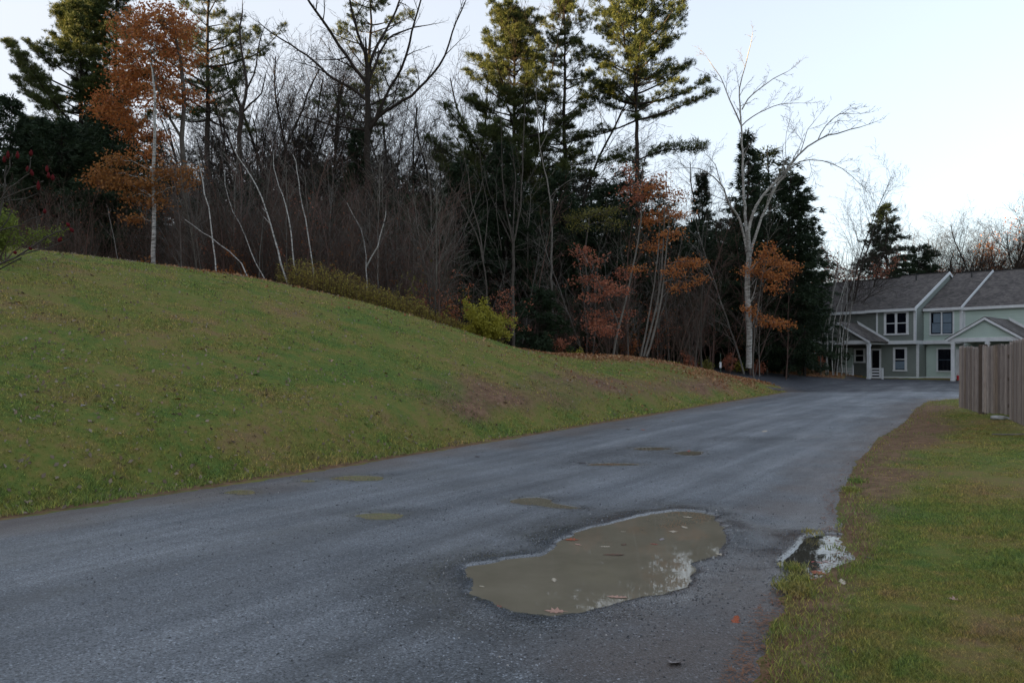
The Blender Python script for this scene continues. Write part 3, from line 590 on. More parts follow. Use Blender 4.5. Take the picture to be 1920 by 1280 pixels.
def grow(W, rn, p, d, L, r, lv, S):
    """one branch with children; S = dict of per-level lists"""
    seg = S['seg'][lv]; n = max(2, int(L / seg)); sl = L / n; up = S['up'][lv]; wd_ = S['wander'][lv]; tip = .25 if lv < S['levels'] else .4
    d = norm(d); pts = [p]; dirs = [d]; g = rn.gauss
    for i in range(n):
        d = norm((d[0] + g(0, wd_), d[1] + g(0, wd_), d[2] + g(0, wd_) + up * sl)); q = (p[0] + d[0] * sl, p[1] + d[1] * sl, p[2] + d[2] * sl)
        f0, f1 = i / n, (i + 1) / n; W.seg(p, q, r * (1 - (1 - tip) * f0), r * (1 - (1 - tip) * f1)); p = q; pts.append(q); dirs.append(d)
    if lv >= S['levels']:
        W.sites += pts[1:]; return
    nc = S['n'][lv]; nc = max(1, int(nc * L + rn.random())) if S.get('perm', True) else nc
    for c in range(nc):
        f = S['start'][lv] + (1 - S['start'][lv]) * (c + rn.random()) / nc; k = min(n - 1, int(f * n)); b = pts[k]; dd = dirs[min(k + 1, n)]
        e = pts[k + 1]; w = f * n - k; b = tuple(b[t] + (e[t] - b[t]) * min(max(w, 0), 1) for t in range(3))
        an = R(S['ang'][lv]) * rn.uniform(.7, 1.25); rv = norm((g(0, 1), g(0, 1), g(0, .6))); dt = sum(rv[t] * dd[t] for t in range(3)); pr = norm(tuple(rv[t] - dt * dd[t] for t in range(3)))
        nd = tuple(dd[t] * math.cos(an) + pr[t] * math.sin(an) for t in range(3))
        rad = r * (1 - (1 - tip) * f); grow(W, rn, b, nd, L * S['len'][lv] * (1 - .55 * f * S.get('taper', 1)) * rn.uniform(.6, 1.2), max(rad * S['rad'][lv], S.get('rmin', .0045)), lv + 1, S)
def leaves_mesh(name, P, size, rng, aspect=.6, droop=.0, off=(0, 0, 0)):
    """one diamond-shaped folded leaf (two triangles) per point"""
    P = np.asarray(P, float) - off; n = len(P); d = rng.normal(size=(n, 3)); d[:, 2] -= droop; d /= np.linalg.norm(d, axis=1, keepdims=True); e = rng.normal(size=(n, 3)); w = np.cross(d, e); w /= np.linalg.norm(w, axis=1, keepdims=True) + 1e-9
    s = (size * rng.uniform(.6, 1.25, n))[:, None]; nrm = np.cross(d, w)
    V = np.stack([P, P + d * s * .5 + w * s * aspect * .5 + nrm * s * .1, P + d * s, P + d * s * .5 - w * s * aspect * .5 + nrm * s * .1], 1).reshape(-1, 3)
    i = np.arange(n)[:, None] * 4
    return np_mesh(name, V, i + np.array([[0, 1, 2, 3]]), 4)
def needles_mesh(name, P, D, m, ln, wd_, rng, spread=.9, off=(0, 0, 0), up=.0):
    """m thin blades fanning out from every site P along D"""
    P = np.repeat(np.asarray(P, float) - off, m, 0); D = np.repeat(np.asarray(D, float), m, 0); n = len(P)
    d = D + rng.normal(size=(n, 3)) * spread; d[:, 2] += up; d /= np.linalg.norm(d, axis=1, keepdims=True) + 1e-9
    w = np.cross(d, rng.normal(size=(n, 3))); w /= np.linalg.norm(w, axis=1, keepdims=True) + 1e-9; l = (ln * rng.uniform(.55, 1.2, n))[:, None]
    P = P + rng.normal(size=(n, 3)) * ln * .25
    V = np.stack([P - w * wd_ * .5, P + w * wd_ * .5, P + d * l], 1).reshape(-1, 3)
    return np_mesh(name, V, np.arange(n * 3).reshape(-1, 3), 3)
M['bark'] = simple_mat('grey_bark', (.105, .092, .080), (.055, .048, .042), 7, .95, .1, .4, rand=.5)
M['bark_dark'] = simple_mat('dark_bark', (.050, .040, .034), (.028, .023, .020), 7, .95, .1, .4, rand=.4)
M['bark_pale'] = simple_mat('pale_grey_bark', (.20, .185, .165), (.11, .10, .09), 5, .95, .1, .3, rand=.4)
M['twig_red'] = simple_mat('reddish_twigs', (.150, .092, .076), (.095, .064, .056), 3, .95, .1, rand=.7)
M['twig'] = simple_mat('grey_brown_twigs', (.110, .078, .062), (.070, .050, .042), 3, .95, .1, rand=.6)
m, N, L, B = new_mat('birch_bark'); v = objc(N)
c_ = ramp(N, L, noise(N, L, 3.2, 5, .75, scaled(N, L, v, (1.2, 1.2, 6))), [(.38, (.05, .044, .04)), (.46, (.26, .245, .225)), (.62, (.42, .41, .39)), (.8, (.28, .26, .24))])
L.new(c_, B.inputs['Base Color']); B.inputs['Roughness'].default_value = .8; M['birch'] = m; M['birch_twig'] = simple_mat('birch_twigs', (.15, .13, .12), (.10, .085, .08), 3, .9, .1)
GRN = [(.022, .036, .012), (.040, .060, .018), (.085, .10, .028), (.19, .18, .045)]
M['pine'] = foliage_mat('pine_needles', GRN, .2, .6, .5)
M['hemlock'] = foliage_mat('hemlock_needles', [(.012, .022, .011), (.020, .036, .016), (.034, .052, .022)], .15, .7, .5)
M['oak'] = foliage_mat('rust_oak_leaves', [(.19, .058, .025), (.33, .110, .036), (.44, .18, .055), (.36, .12, .038)], .35, .6, .9, objrand=.15)
M['gold_oak'] = foliage_mat('golden_orange_leaves', [(.16, .062, .022), (.28, .115, .034), (.35, .18, .055)], .35, .6, .9)
M['pink_leaf'] = foliage_mat('dull_pink_red_leaves', [(.19, .062, .042), (.34, .12, .07), (.40, .18, .10)], .3, .6, .9)
M['yellow'] = foliage_mat('yellow_green_leaves', [(.22, .20, .03), (.36, .33, .045), (.46, .42, .07)], .35, .6, 1.5)
M['olive'] = foliage_mat('olive_yellow_leaves', [(.09, .085, .025), (.15, .14, .035), (.20, .17, .04)], .3, .7, 1.2)
M['green_leaf'] = foliage_mat('fresh_green_leaves', [(.09, .12, .02), (.15, .19, .03), (.22, .25, .05)], .3, .6, 1.5)
M['sumac_red'] = simple_mat('sumac_cone_red', (.10, .010, .012), (.055, .006, .008), 20, .9, .1)
def at(px, py, y): return ((px - CX) / F * y, y, EYE + (HY - py) / F * y)
def gp(px, y): x = PX(px, y); return (x, y, GZ(x, y) - .06)
CROWD = []; LASTT = [None]
DEC = dict(rmin=.0065, levels=3, seg=[.6, .4, .3, .25], up=[.02, .06, .05, .03], wander=[.05, .10, .13, .16], n=[2.6, 3.6, 4.4], start=[.30, .18, .15], len=[.42, .48, .5], ang=[42, 42, 40], rad=[.42, .5, .55])
def tree_obj(name, label, cat, loc, W, bark, leafme=None, leafmat=None, group=None, wood='trunk', crown='crown', rz=0):
    r = empty(name, loc, rz); LASTT[0] = r; tag(r, label, cat, group); link(wood, W.mesh(wood, twigmat=(bark, M['birch_twig']) if bark == M['birch'] else None) if isinstance(W, Wood) else W, bark, r)
    if leafme is not None: link(crown, leafme, leafmat, r)
    return r
def stems_tree(name, label, cat, base, stems, r0, bark, seed, twig=None, clusters=(), leafmat=None, leafsize=.14, tips=True, group=None, crown='crown'):
    """a tree whose main limbs follow given polylines; stems: (list of (px,py), depth start, depth end, r start, r end)"""
    rn = random.Random(seed); rng = np.random.default_rng(seed); W = Wood(); o = np.array(base); lines = []
    for st in stems:
        P, d0, d1, ra, rb = st; n = len(P); pts = []
        for i, (a, b) in enumerate(P): pts.append(at(a, b, d0 + (d1 - d0) * i / (n - 1)))
        # resample smoothly
        Q = [pts[0]]
        for i in range(n - 1):
            p0 = np.array(pts[max(i - 1, 0)]); p1 = np.array(pts[i]); p2 = np.array(pts[i + 1]); p3 = np.array(pts[min(i + 2, n - 1)]); m_ = max(2, int(np.linalg.norm(p2 - p1) / .45))
            for k in range(1, m_ + 1):
                t = k / m_; Q.append(tuple(.5 * ((2 * p1) + (-p0 + p2) * t + (2 * p0 - 5 * p1 + 4 * p2 - p3) * t * t + (-p0 + 3 * p1 - 3 * p2 + p3) * t ** 3) + (rng.normal(size=3) * .018)))
        Q = [tuple(np.array(q) - o) for q in Q]; m_ = len(Q)
        if abs(Q[0][2]) < .8 and math.hypot(Q[0][0], Q[0][1]) > .03: W.seg((0, 0, -.12), (Q[0][0], Q[0][1], Q[0][2] - .05), ra, ra)
        for i in range(m_ - 1): W.seg(Q[i], Q[i + 1], ra + (rb - ra) * i / m_, ra + (rb - ra) * (i + 1) / m_)
        lines.append((Q, ra, rb))
        if twig:
            f0, per, L_, ang, S = twig
            for i in range(int(m_ * f0), m_ - 1):
                if rn.random() > per: continue
                f = i / m_; d = norm(tuple(Q[i + 1][t] - Q[i][t] for t in range(3))); rv = norm((rn.gauss(0, 1), rn.gauss(0, .8), rn.gauss(.25, .7))); dd = tuple(d[t] * .9 + rv[t] * ang for t in range(3))
                rr = ra + (rb - ra) * f; grow(W, rn, Q[i], dd, L_ * rn.uniform(.5, 1.2) * (1.15 - .6 * f), max(min(rr * .5, .02 + .012 * L_), .005), 1, S)
            if tips: d = norm(tuple(Q[-1][t] - Q[-2][t] for t in range(3))); grow(W, rn, Q[-1], d, L_ * .7, max(rb, .008), 1, S)
    LP = []
    allp = [q for l in lines for q in l[0]]
    for cl in clusters:
        cx, cy, rx, ry, n = cl[:5]; dep = base[1] + (cl[5] if len(cl) > 5 else rn.uniform(-1, 1)); c = np.array(at(cx, cy, dep)) - o; sc = dep / F; ax = np.array([rx * sc, (rx * .8) * sc, ry * sc])
        # limb from the stem point just below
        cand = min(allp, key=lambda q: (q[0] - c[0]) ** 2 + (q[1] - c[1]) ** 2 + 1.6 * (q[2] - c[2] + .25 * abs(q[0] - c[0])) ** 2)
        p = np.array(cand); k = 7; pr = tuple(p); Lc = np.linalg.norm(c - p)
        for i in range(1, k + 1):
            t = i / k; q = p + (c - p) * t + np.array([0, 0, .18 * Lc * math.sin(t * math.pi)]) * .5 + rng.normal(size=3) * .03; W.seg(pr, tuple(q), .012 + .012 * Lc * (1 - t) * .5, .010 + .010 * Lc * (1 - t) * .4); pr = tuple(q)
        n = int(n * 1.45); nt_ = max(5, n // 24)
        for i in range(nt_):      # leafy sprays: flattened tufts inside the cluster
            u = rng.normal(size=3); u /= np.linalg.norm(u); tc = c + u * ax * 1.12 * rng.uniform(.1, 1) ** .5; W.seg(tuple(c + (tc - c) * .1), tuple(tc), .008, .004)
            kk = n // nt_; spr = np.array([.26, .26, .10]) * rng.uniform(.6, 1.4); LP.append(tc + rng.normal(size=(kk, 3)) * spr)
    lm = leaves_mesh(crown, np.concatenate(LP), leafsize * .78, rng, .65, .4) if LP else None
    return tree_obj(name, label, cat, base, W, bark, lm, leafmat, group, crown=crown)
def pine_mesh(seed, H, hb, R_, side=(0, 0), dens=1., topup=.5, gap=.62, needle=.26, lop=None, trunk_r=None, wn=.045, sp=1.):
    """white pine: uneven whorls of limbs ending in separate pads of upturned needle tufts. returns wood, sites, dirs"""
    rn = random.Random(seed); W = Wood(); S_, D_ = [], []; tr = trunk_r or H * .0115; x = y = 0.
    prev = (0, 0, 0); ax = [(0, 0, 0)]; n = int(H / .6)
    for i in range(1, n + 1):
        f = i / n; x += rn.gauss(0, .035); y += rn.gauss(0, .035); q = (x, y, H * f); W.seg(prev, q, tr * (1 - .93 * (i - 1) / n) + .01, tr * (1 - .93 * f) + .01); prev = q; ax.append(q)
    def pad(c, dn, R1, k):
        for _ in range(k):
            u = rn.gauss(0, .5); v_ = rn.gauss(0, .5); w_ = abs(rn.gauss(0, .35)); e = (c[0] + R1 * u, c[1] + R1 * v_, c[2] + R1 * .62 * w_ - .04); S_.append(e); D_.append((dn[0] * .5 + u * .5, dn[1] * .5 + v_ * .5, .62))
            if rn.random() < .4: W.seg(c, e, .007, .004)
    ph = [rn.random() * 6.28 for _ in range(6)]
    def lobe(a, f): return 1 + .34 * math.sin(2 * a + 9 * f + ph[0]) + .22 * math.sin(3 * a - 15 * f + ph[1]) + .20 * math.sin(5 * a + 31 * f + ph[2])
    z = hb
    while z < H - .3:
        f = (z - hb) / (H - hb); prof = (min(1, (f + .10) / .20) ** .6) * (1 - f) ** .62 * 1.12 + .06
        k = ax[min(int(z / H * n), n)]; nb = rn.choice([3, 4, 5, 5]); a0 = rn.random() * 6.28
        for b in range(nb):
            a = a0 + b * 6.283 / nb + rn.gauss(0, .35); Lb = R_ * prof * rn.uniform(.45, 1.15) * lobe(a, f) * (1 + side[0] * math.cos(a - side[1]))
            if Lb < .25: continue
            el = .05 + topup * f + rn.gauss(0, .14); d = [math.cos(a) * math.cos(el), math.sin(a) * math.cos(el), math.sin(el)]; p = (k[0], k[1], z); m_ = max(3, int(Lb / .38)); sl = Lb / m_; r = .012 + .013 * Lb
            for i in range(m_):
                d[2] += .045 + .03 * rn.gauss(0, 1) + .05 * f; d[0] += rn.gauss(0, .07); d[1] += rn.gauss(0, .07); dn = norm(d); q = (p[0] + dn[0] * sl, p[1] + dn[1] * sl, p[2] + dn[2] * sl); W.seg(p, q, r * (1 - i / m_ * .85), r * (1 - (i + 1) / m_ * .85)); fr = (i + 1) / m_
                if fr > .34 or Lb < 1.3:
                    for s_ in (-1, 1):
                        if rn.random() > .82 * dens ** .5: continue
                        l = (.18 + .34 * min(Lb, 3.2) * (1.08 - fr)) * rn.uniform(.4, 1.15); e = (q[0] + (-dn[1] * s_ * .85 + dn[0] * .6) * l, q[1] + (dn[0] * s_ * .85 + dn[1] * .6) * l, q[2] + l * rn.uniform(.0, .45)); W.seg(q, e, .011, .006); pad(e, dn, .30 + .12 * rn.random(), int(7 * dens))
                        if l > .6: pad(tuple((q[t] + e[t]) / 2 for t in range(3)), dn, .26, int(4 * dens))
                p = q
            pad(p, dn, .30, int(8 * dens))
        z += gap * rn.uniform(.45, 1.6) * (1 - .35 * f)
    for _ in range(14): S_.append((x + rn.gauss(0, .12), y + rn.gauss(0, .12), H - abs(rn.gauss(0, .4)))); D_.append((0, 0, 1))
    return W, np.array(S_), np.array(D_)
def pine(name, label, px, y, top, hbpy, R_, seed, group=None, mat='pine', **k):
    b = gp(px, y); H = EYE + (HY - top) / F * y - b[2]; hb = max(1, EYE + (HY - hbpy) / F * y - b[2]); W, S_, D_ = pine_mesh(seed, H, hb, R_, **k); rng = np.random.default_rng(seed)
    sh = .5
    cr = needles_mesh('crown', S_, D_, 24, k.get('needle', .20), k.get('wn', .027), rng, .7, up=.1)
    return tree_obj(name, label, 'tree', b, W, M['bark_dark'], cr, M[mat], group)
def hemlock_mesh(seed, H, hb, R_, dens=1., pw=.8, droop=.25, m_=14, ln=.26, w_=.065):
    rn = random.Random(seed); rng = np.random.default_rng(seed); W = Wood(); n = int(H / .8); pr = (0, 0, 0); x = y = 0
    for i in range(1, n + 1): x += rn.gauss(0, .03); y += rn.gauss(0, .03); q = (x, y, H * i / n); W.seg(pr, q, H * .012 * (1 - .95 * (i - 1) / n) + .008, H * .012 * (1 - .95 * i / n) + .008); pr = q
    S_, D_ = [], []; z = hb
    while z < H - .15:
        f = (z - hb) / (H - hb); prof = (1 - f) ** pw * min(1, .55 + f * 3)
        a = rn.random() * 6.28; Lb = max(.2, R_ * prof * rn.uniform(.6, 1.15)); el = .15 + .5 * f; d = [math.cos(a), math.sin(a), el]; p = (x * z / H, y * z / H, z); m2 = max(2, int(Lb / .4)); sl = Lb / m2; r = .008 + .009 * Lb
        for i in range(m2):
            d[2] -= droop * sl; d[0] += rn.gauss(0, .06); d[1] += rn.gauss(0, .06); dn = norm(d); q = (p[0] + dn[0] * sl, p[1] + dn[1] * sl, p[2] + dn[2] * sl); W.seg(p, q, r * (1 - .8 * i / m2), r * (1 - .8 * (i + 1) / m2)); fr = (i + 1) / m2; wl = .15 + .35 * Lb * (1 - fr) * .6 + .12
            for s_ in range(max(1, int(3.6 * dens))):
                sg = rn.choice((-1, 1)); l = wl * rn.uniform(.1, 1.); e = (q[0] + (-dn[1] * sg + dn[0] * .5) * l, q[1] + (dn[0] * sg + dn[1] * .5) * l, q[2] - l * .12 + rn.gauss(0, .06)); S_.append(e); D_.append((-dn[1] * sg * .5 + dn[0], dn[0] * sg * .5 + dn[1], -.15))
            p = q
        z += (.055 + .035 * rn.random()) / dens * (H / 12) ** .3
    S_.append((x, y, H)); D_.append((0, 0, 1))
    return W.mesh('trunk'), needles_mesh('crown', S_, D_, m_, ln, w_, rng, .5, up=-.05)
def hemlock(label, px, y, top, R_, seed, hb=.6, name='hemlock_tree', group=None, **k):
    b = gp(px, y); H = EYE + (HY - top) / F * y - b[2]; w, c = hemlock_mesh(seed, H, hb, R_, **k); return tree_obj(name, label, 'tree', b, w, M['bark_dark'], c, M['hemlock'], group)
def bare_wood(seed, H, r, lean=(0, 0), S=DEC, fork=0):
    rn = random.Random(seed); W = Wood(); d = (lean[0], lean[1], 1)
    if not fork: grow(W, rn, (0, 0, 0), d, H, r, 0, S)
    else:
        for i in range(fork):
            a = i * 6.283 / fork + rn.random(); sp = rn.uniform(.08, .30); grow(W, rn, (.1 * math.cos(a), .1 * math.sin(a), 0), (lean[0] + sp * math.cos(a), lean[1] + sp * math.sin(a), 1), H * rn.uniform(.7, 1.05), r * rn.uniform(.6, 1), 0, S)
    return W
def place(proto, px, y, scale=1., rz=0., label=None, group=None, first=False, tilt=0):
    o = proto if first else copy_tree(proto)
    o.location = gp(px, y); o.scale = (scale, scale, scale * 1.0); o.rotation_euler = (0, tilt, rz)
    if label: o['label'] = label
    if group: o['group'] = group
    return o
# ------------------------------------------------------------------ the wood: white pines standing above it
pine('pine_tree', 'tall white pine at the far left, top and left boughs lit gold', 146, 52, -45, 430, 4.7, 1, side=(.1, math.pi), dens=1.4, gap=.55)
pine('pine_tree', 'slim white pine with a bare lower stem just right of the gold-lit left pine', 196, 54, -70, 160, 2.2, 2, dens=.8)
pine('pine_tree', 'slender pine lit yellow at the top, directly behind the rust red oak', 226, 55, -60, 190, 2.5, 3, dens=.8)
pine('pine_tree', 'tall open pine with thin flat boughs right behind the red oak crown', 388, 50, -90, 225, 3.7, 4, dens=.75, gap=.8, topup=.3)
pine('pine_tree', 'narrow pine with separate flat boughs behind the big bare spreading tree', 688, 52, -70, 265, 3.2, 5, dens=.7, gap=1.0, topup=.15)
pine('pine_tree', 'bushy white pine with a gold-lit top, left of the two taller pines in mid picture', 962, 50, 18, 430, 4.6, 6, dens=1.1, side=(.1, math.pi), gap=.5)
pine('pine_tree', 'narrow white pine with an exposed stem between two broader pines', 1063, 52, -8, 330, 3.2, 7, dens=.9, gap=.75)
P9 = pine('pine_tree', 'broad lopsided white pine above the orange maples, boughs reaching out to the right', 1194, 50, -12, 225, 4.5, 18, dens=1.1, side=(.18, 0), gap=.5, trunk_r=.26)
# its single low bough far below the crown
rn = random.Random(5); W = Wood(); b9 = P9.location; pts = [at(1197, 300, 50), at(1215, 292, 49.6), at(1240, 283, 49.2), at(1270, 280, 49), at(1300, 281, 49), at(1322, 284, 49)]; S_, D_ = [], []
for i in range(5):
    a, c = [tuple(np.array(q) - np.array(b9)) for q in (pts[i], pts[i + 1])]; W.seg(a, c, .06 - .01 * i, .05 - .01 * i)
    if i > 0:
        for k in range(42): t = rn.random(); S_.append((a[0] + (c[0] - a[0]) * t, a[1] + rn.gauss(0, .6), a[2] + (c[2] - a[2]) * t + abs(rn.gauss(0, .22)))); D_.append((.4, rn.gauss(0, .4), .5))
for k in range(80): q = np.array(at(1165 + rn.gauss(0, 14), 292 + rn.gauss(0, 7), 50)) - np.array(b9); S_.append(tuple(q)); D_.append((-.4, rn.gauss(0, .4), .4))
a = tuple(np.array(at(1193, 305, 50)) - np.array(b9)); W.seg(a, tuple(np.array(at(1150, 290, 50)) - np.array(b9)), .05, .02)
lb = link('low_bough', W.mesh('low_bough'), M['bark_dark'], P9); link('needles', needles_mesh('needles', S_, D_, 15, .26, .045, np.random.default_rng(4), .6, up=.1), M['pine'], lb)
# ------------------------------------------------------------------ hemlocks and spruces one can tell apart
hemlock('dark hemlock with a narrow spire directly behind the white-limbed birch', 1398, 47, 248, 2.9, 21, dens=1.1, pw=.85)
hemlock('broad dark hemlock between the white-limbed birch and the sage townhouse', 1474, 46.5, 330, 3.0, 22, dens=1.3, pw=.55)
hemlock('dark ragged evergreen right of the orange maples, left of the white-limbed birch', 1316, 56, 325, 2.5, 23, pw=.9)
hemlock('dark evergreen at the far left edge with a low ragged top', 18, 38, 180, 3.2, 24, pw=.7)
hemlock('dark hemlock filling the left side under the gold-lit pine', 112, 38, 235, 4.2, 25, pw=.55, dens=1.2)
hemlock('dark hemlock second from the far left edge, below the gap in the sky', 62, 40, 222, 3.8, 51, pw=.6, dens=1.2)
hemlock('dark hemlock between the gold-lit pine and the red oak leaves', 162, 41, 205, 3.8, 52, pw=.6, dens=1.2)
hemlock('dark hemlock left of the pale stem of the rust red oak', 208, 37, 215, 3.8, 26, pw=.6, dens=1.2)
hemlock('dark hemlock in the shade right behind the rust red oak', 300, 39, 330, 3.6, 27, pw=.6)
hemlock('dark hemlock left of the grey many-stemmed maple', 862, 43, 300, 3.4, 28, pw=.7, dens=1.1)
hemlock('dark hemlock behind the grey many-stemmed maple', 950, 44, 270, 3.6, 29, pw=.65, dens=1.15)
hemlock('dark hemlock between the grey maple and the orange maples', 1046, 45, 320, 3.6, 30, pw=.6)
hemlock('dark hemlock behind the orange maples below the broad pine', 1140, 47, 345, 3.6, 31, pw=.6)
hemlock('low green hemlock right of the yellow bush at the edge of the lawn', 1008, 37.5, 545, 1.9, 32, hb=.2, pw=.55)
hemlock('small dark spruce at the foot of the big bare spreading tree', 676, 44, 240, 2.2, 33, pw=.8)
hemlock('dark spruce behind the roof of the sage townhouse', 1660, 84, 383, 6.4, 34, pw=.72, dens=1.1, name='spruce_tree', ln=.36, w_=.08)
hemlock('smaller dark evergreen right of the spruce behind the sage townhouse roof', 1722, 88, 462, 5.0, 35, pw=.5, name='spruce_tree', ln=.36, w_=.08)
# shared dark evergreens closing the depth of the wood
HM = [hemlock('x', 100 + 10 * i, 60, 250 + 20 * i, 4.2, 40 + i, pw=.6, dens=.8, ln=.34, w_=.08, m_=9) for i in range(3)]
rs_ = random.Random(8); bands = [(-160, 1560, 24, 70, 290), (-80, 1560, 20, 57, 335), (330, 900, 9, 47, 350), (1040, 1540, 8, 50, 420), (830, 1240, 11, 51, 385), (1240, 1500, 7, 53, 420), (320, 860, 11, 43, 405)]
LBL = {0: 'dark evergreen deep in the wood behind the front rank of trees'}
used_ = [False] * 3
for (x0, x1, n, y0, tp) in bands:
    for i in range(n):
        k = rs_.randrange(3); px = x0 + (x1 - x0) * (i + rs_.uniform(.2, .8)) / n; y = y0 + rs_.uniform(-3, 4); b = gp(px, y); tq = tp + rs_.uniform(-45, 45); tq = max(tq, rs_.uniform(395, 440)) if 1235 < px < 1375 else (max(tq, rs_.uniform(480, 560)) if px > 1500 else tq); H = EYE + (HY - tq) / F * y - b[2]
        b0 = gp(100 + 10 * k, 60); H0 = EYE + (HY - (250 + 20 * k)) / F * 60 - b0[2]
        o = place(HM[k], px, y, H / H0, rs_.random() * 6.28, LBL[0], 'dark evergreens deep in the wood', first=not used_[k]); used_[k] = True; CROWD.append((px, o, 'distant dark evergreen', 'behind')); o.scale = (H / H0 * 1.35, H / H0 * 1.35, H / H0)
# ------------------------------------------------------------------ big bare tree whose limbs spread wide across the sky
FT = dict(rmin=.007, levels=3, seg=[.6, .38, .26, .2], up=[.02, .05, .05, .03], wander=[.05, .10, .13, .16], n=[2.4, 3.4, 4.2], start=[.3, .15, .12], len=[.42, .5, .5], ang=[42, 38, 38], rad=[.42, .45, .5])
stems_tree('bare_tree', 'big bare dark tree with limbs spreading wide against the white sky', 'tree', gp(694, 37), [
    ([(694, 535), (692, 420), (690, 330), (689, 250), (689, 180), (690, 130)], 37, 37, .20, .11), ([(690, 130), (684, 100), (670, 60), (656, 0), (650, -60)], 37, 36, .08, .03),
    ([(690, 140), (700, 100), (722, 60), (742, 20), (765, -50)], 37, 38.5, .08, .03), ([(692, 245), (706, 222), (730, 165), (752, 130), (768, 80), (778, 40), (795, -20)], 37, 35.5, .085, .03),
    ([(692, 240), (720, 210), (770, 180), (810, 140), (835, 105), (848, 60), (872, 5)], 37, 35, .085, .022), ([(689, 190), (660, 165), (625, 148), (590, 115), (545, 85), (500, 55)], 37, 38.5, .08, .025),
    ([(688, 160), (665, 128), (635, 85), (605, 40), (580, 5), (560, -30)], 37, 36, .09, .04), ([(688, 245), (655, 240), (615, 232), (580, 222), (555, 212)], 37, 39, .06, .02),
    ([(691, 155), (704, 120), (720, 85), (738, 65), (790, 50)], 37, 39, .07, .025)], .23, M['bark_dark'], 3, twig=(.15, .62, 2.1, .8, FT))
stems_tree('bare_tree', 'dark forked bare tree right of the rust red oak crown', 'tree', gp(452, 40), [
    ([(452, 520), (451, 400), (450, 300), (449, 262), (452, 212)], 40, 40, .15, .11), ([(452, 212), (460, 180), (462, 150), (457, 115), (450, 70), (455, 20)], 40, 40.5, .09, .03),
    ([(452, 214), (470, 195), (490, 175), (497, 140)], 40, 39, .06, .02), ([(450, 216), (430, 195), (412, 172)], 40, 41, .05, .02), ([(459, 175), (475, 140), (482, 100), (492, 60)], 40.2, 39.5, .05, .02)], .15, M['bark_dark'], 4, twig=(.3, .4, 1.2, .8, FT))
# ------------------------------------------------------------------ white birch
BT = dict(rmin=.009, levels=3, seg=[.6, .34, .26, .2], up=[.0, .02, .0, -.02], wander=[.05, .12, .15, .18], n=[1.7, 4.6, 6.0], start=[.3, .1, .1], len=[.42, .5, .55], ang=[42, 40, 40], rad=[.42, .5, .6])
y_ = 42.
stems_tree('birch_tree', 'tall white birch with three pale limbs fanning from one trunk beside the driveway', 'tree', gp(1404, y_), [
    ([(1404, 690), (1405, 620), (1402, 560), (1403, 510), (1405, 473)], y_, y_, .17, .14), ([(1402, 480), (1392, 430), (1380, 400), (1370, 387), (1360, 365), (1351, 344), (1323, 321), (1300, 314)], y_, y_ - 1.5, .075, .02),
    ([(1352, 346), (1345, 318), (1336, 302), (1325, 290)], y_ - 1.2, y_ - 1.2, .03, .01), ([(1403, 480), (1400, 419), (1394, 356), (1393, 298), (1390, 237), (1387, 167), (1397, 125), (1407, 85)], y_, y_ + .8, .095, .018),
    ([(1390, 236), (1368, 187), (1350, 145), (1328, 112)], y_ + .5, y_ + 1.5, .045, .012), ([(1391, 206), (1402, 185), (1419, 171), (1450, 148), (1478, 134)], y_ + .5, y_ - .5, .04, .012), ([(1391, 236), (1410, 220), (1434, 206), (1466, 195), (1497, 193)], y_ + .5, y_ - 1, .035, .01),
    ([(1405, 478), (1403, 434), (1417, 387), (1444, 352), (1468, 329), (1495, 292), (1534, 262), (1570, 250), (1612, 238)], y_, y_ - 2.2, .095, .02), ([(1408, 475), (1421, 427), (1436, 390), (1449, 362), (1460, 343), (1476, 322)], y_, y_ - 1.2, .08, .05),
    ([(1476, 322), (1500, 303), (1540, 302), (1580, 316), (1612, 345)], y_ - 1.2, y_ - 2, .035, .01), ([(1534, 262), (1548, 235), (1575, 214), (1600, 215)], y_ - 1.6, y_ - 2.4, .03, .01), ([(1476, 318), (1473, 270), (1478, 235)], y_ - 1.3, y_ - 1, .02, .008), ([(1500, 288), (1515, 245), (1530, 222)], y_ - 1.5, y_ - 2.5, .022, .008)],
    .17, M['birch'], 6, twig=(.36, .85, 1.75, .8, BT))
# ------------------------------------------------------------------ leafy oaks and maples still in colour
y_ = 31.
oakc = [(255, 50, 45, 28, 900), (300, 45, 50, 32, 1100), (340, 60, 28, 40, 700), (300, 90, 40, 26, 700), (245, 105, 28, 28, 600), (262, 140, 40, 22, 700), (235, 150, 26, 28, 500), (310, 150, 36, 24, 500), (335, 110, 22, 26, 350), (270, 175, 40, 16, 450), (205, 188, 26, 18, 400), (230, 215, 34, 14, 400), (195, 212, 22, 8, 250),
    (250, 240, 34, 14, 400), (300, 200, 36, 14, 320), (345, 180, 26, 16, 250), (280, 258, 36, 12, 350), (270, 285, 26, 10, 220), (205, 325, 34, 14, 550), (190, 340, 18, 14, 250), (235, 345, 34, 12, 450), (275, 350, 30, 12, 350), (215, 300, 22, 10, 250), (305, 325, 26, 7, 180), (340, 322, 30, 9, 280), (375, 110, 22, 14, 130), (375, 185, 20, 10, 120), (290, 378, 28, 9, 220), (250, 410, 16, 9, 160), (240, 370, 18, 8, 150), (350, 345, 22, 7, 160), (272, 308, 10, 8, 60)]
stems_tree('oak_tree', 'rust red oak still in leaf at the left, its lower boughs golden orange', 'tree', gp(345, y_), [([(348, 515), (352, 420), (347, 330), (342, 260), (345, 180), (338, 110), (325, 50)], y_, y_, .15, .05), ([(342, 262), (320, 225), (300, 180), (285, 120)], y_, y_ - .8, .06, .03)],
    .15, M['bark'], 7, twig=(.3, .2, 1.3, .9, FT), clusters=oakc[:18] + oakc[25:27], leafmat=M['oak'], leafsize=.15)
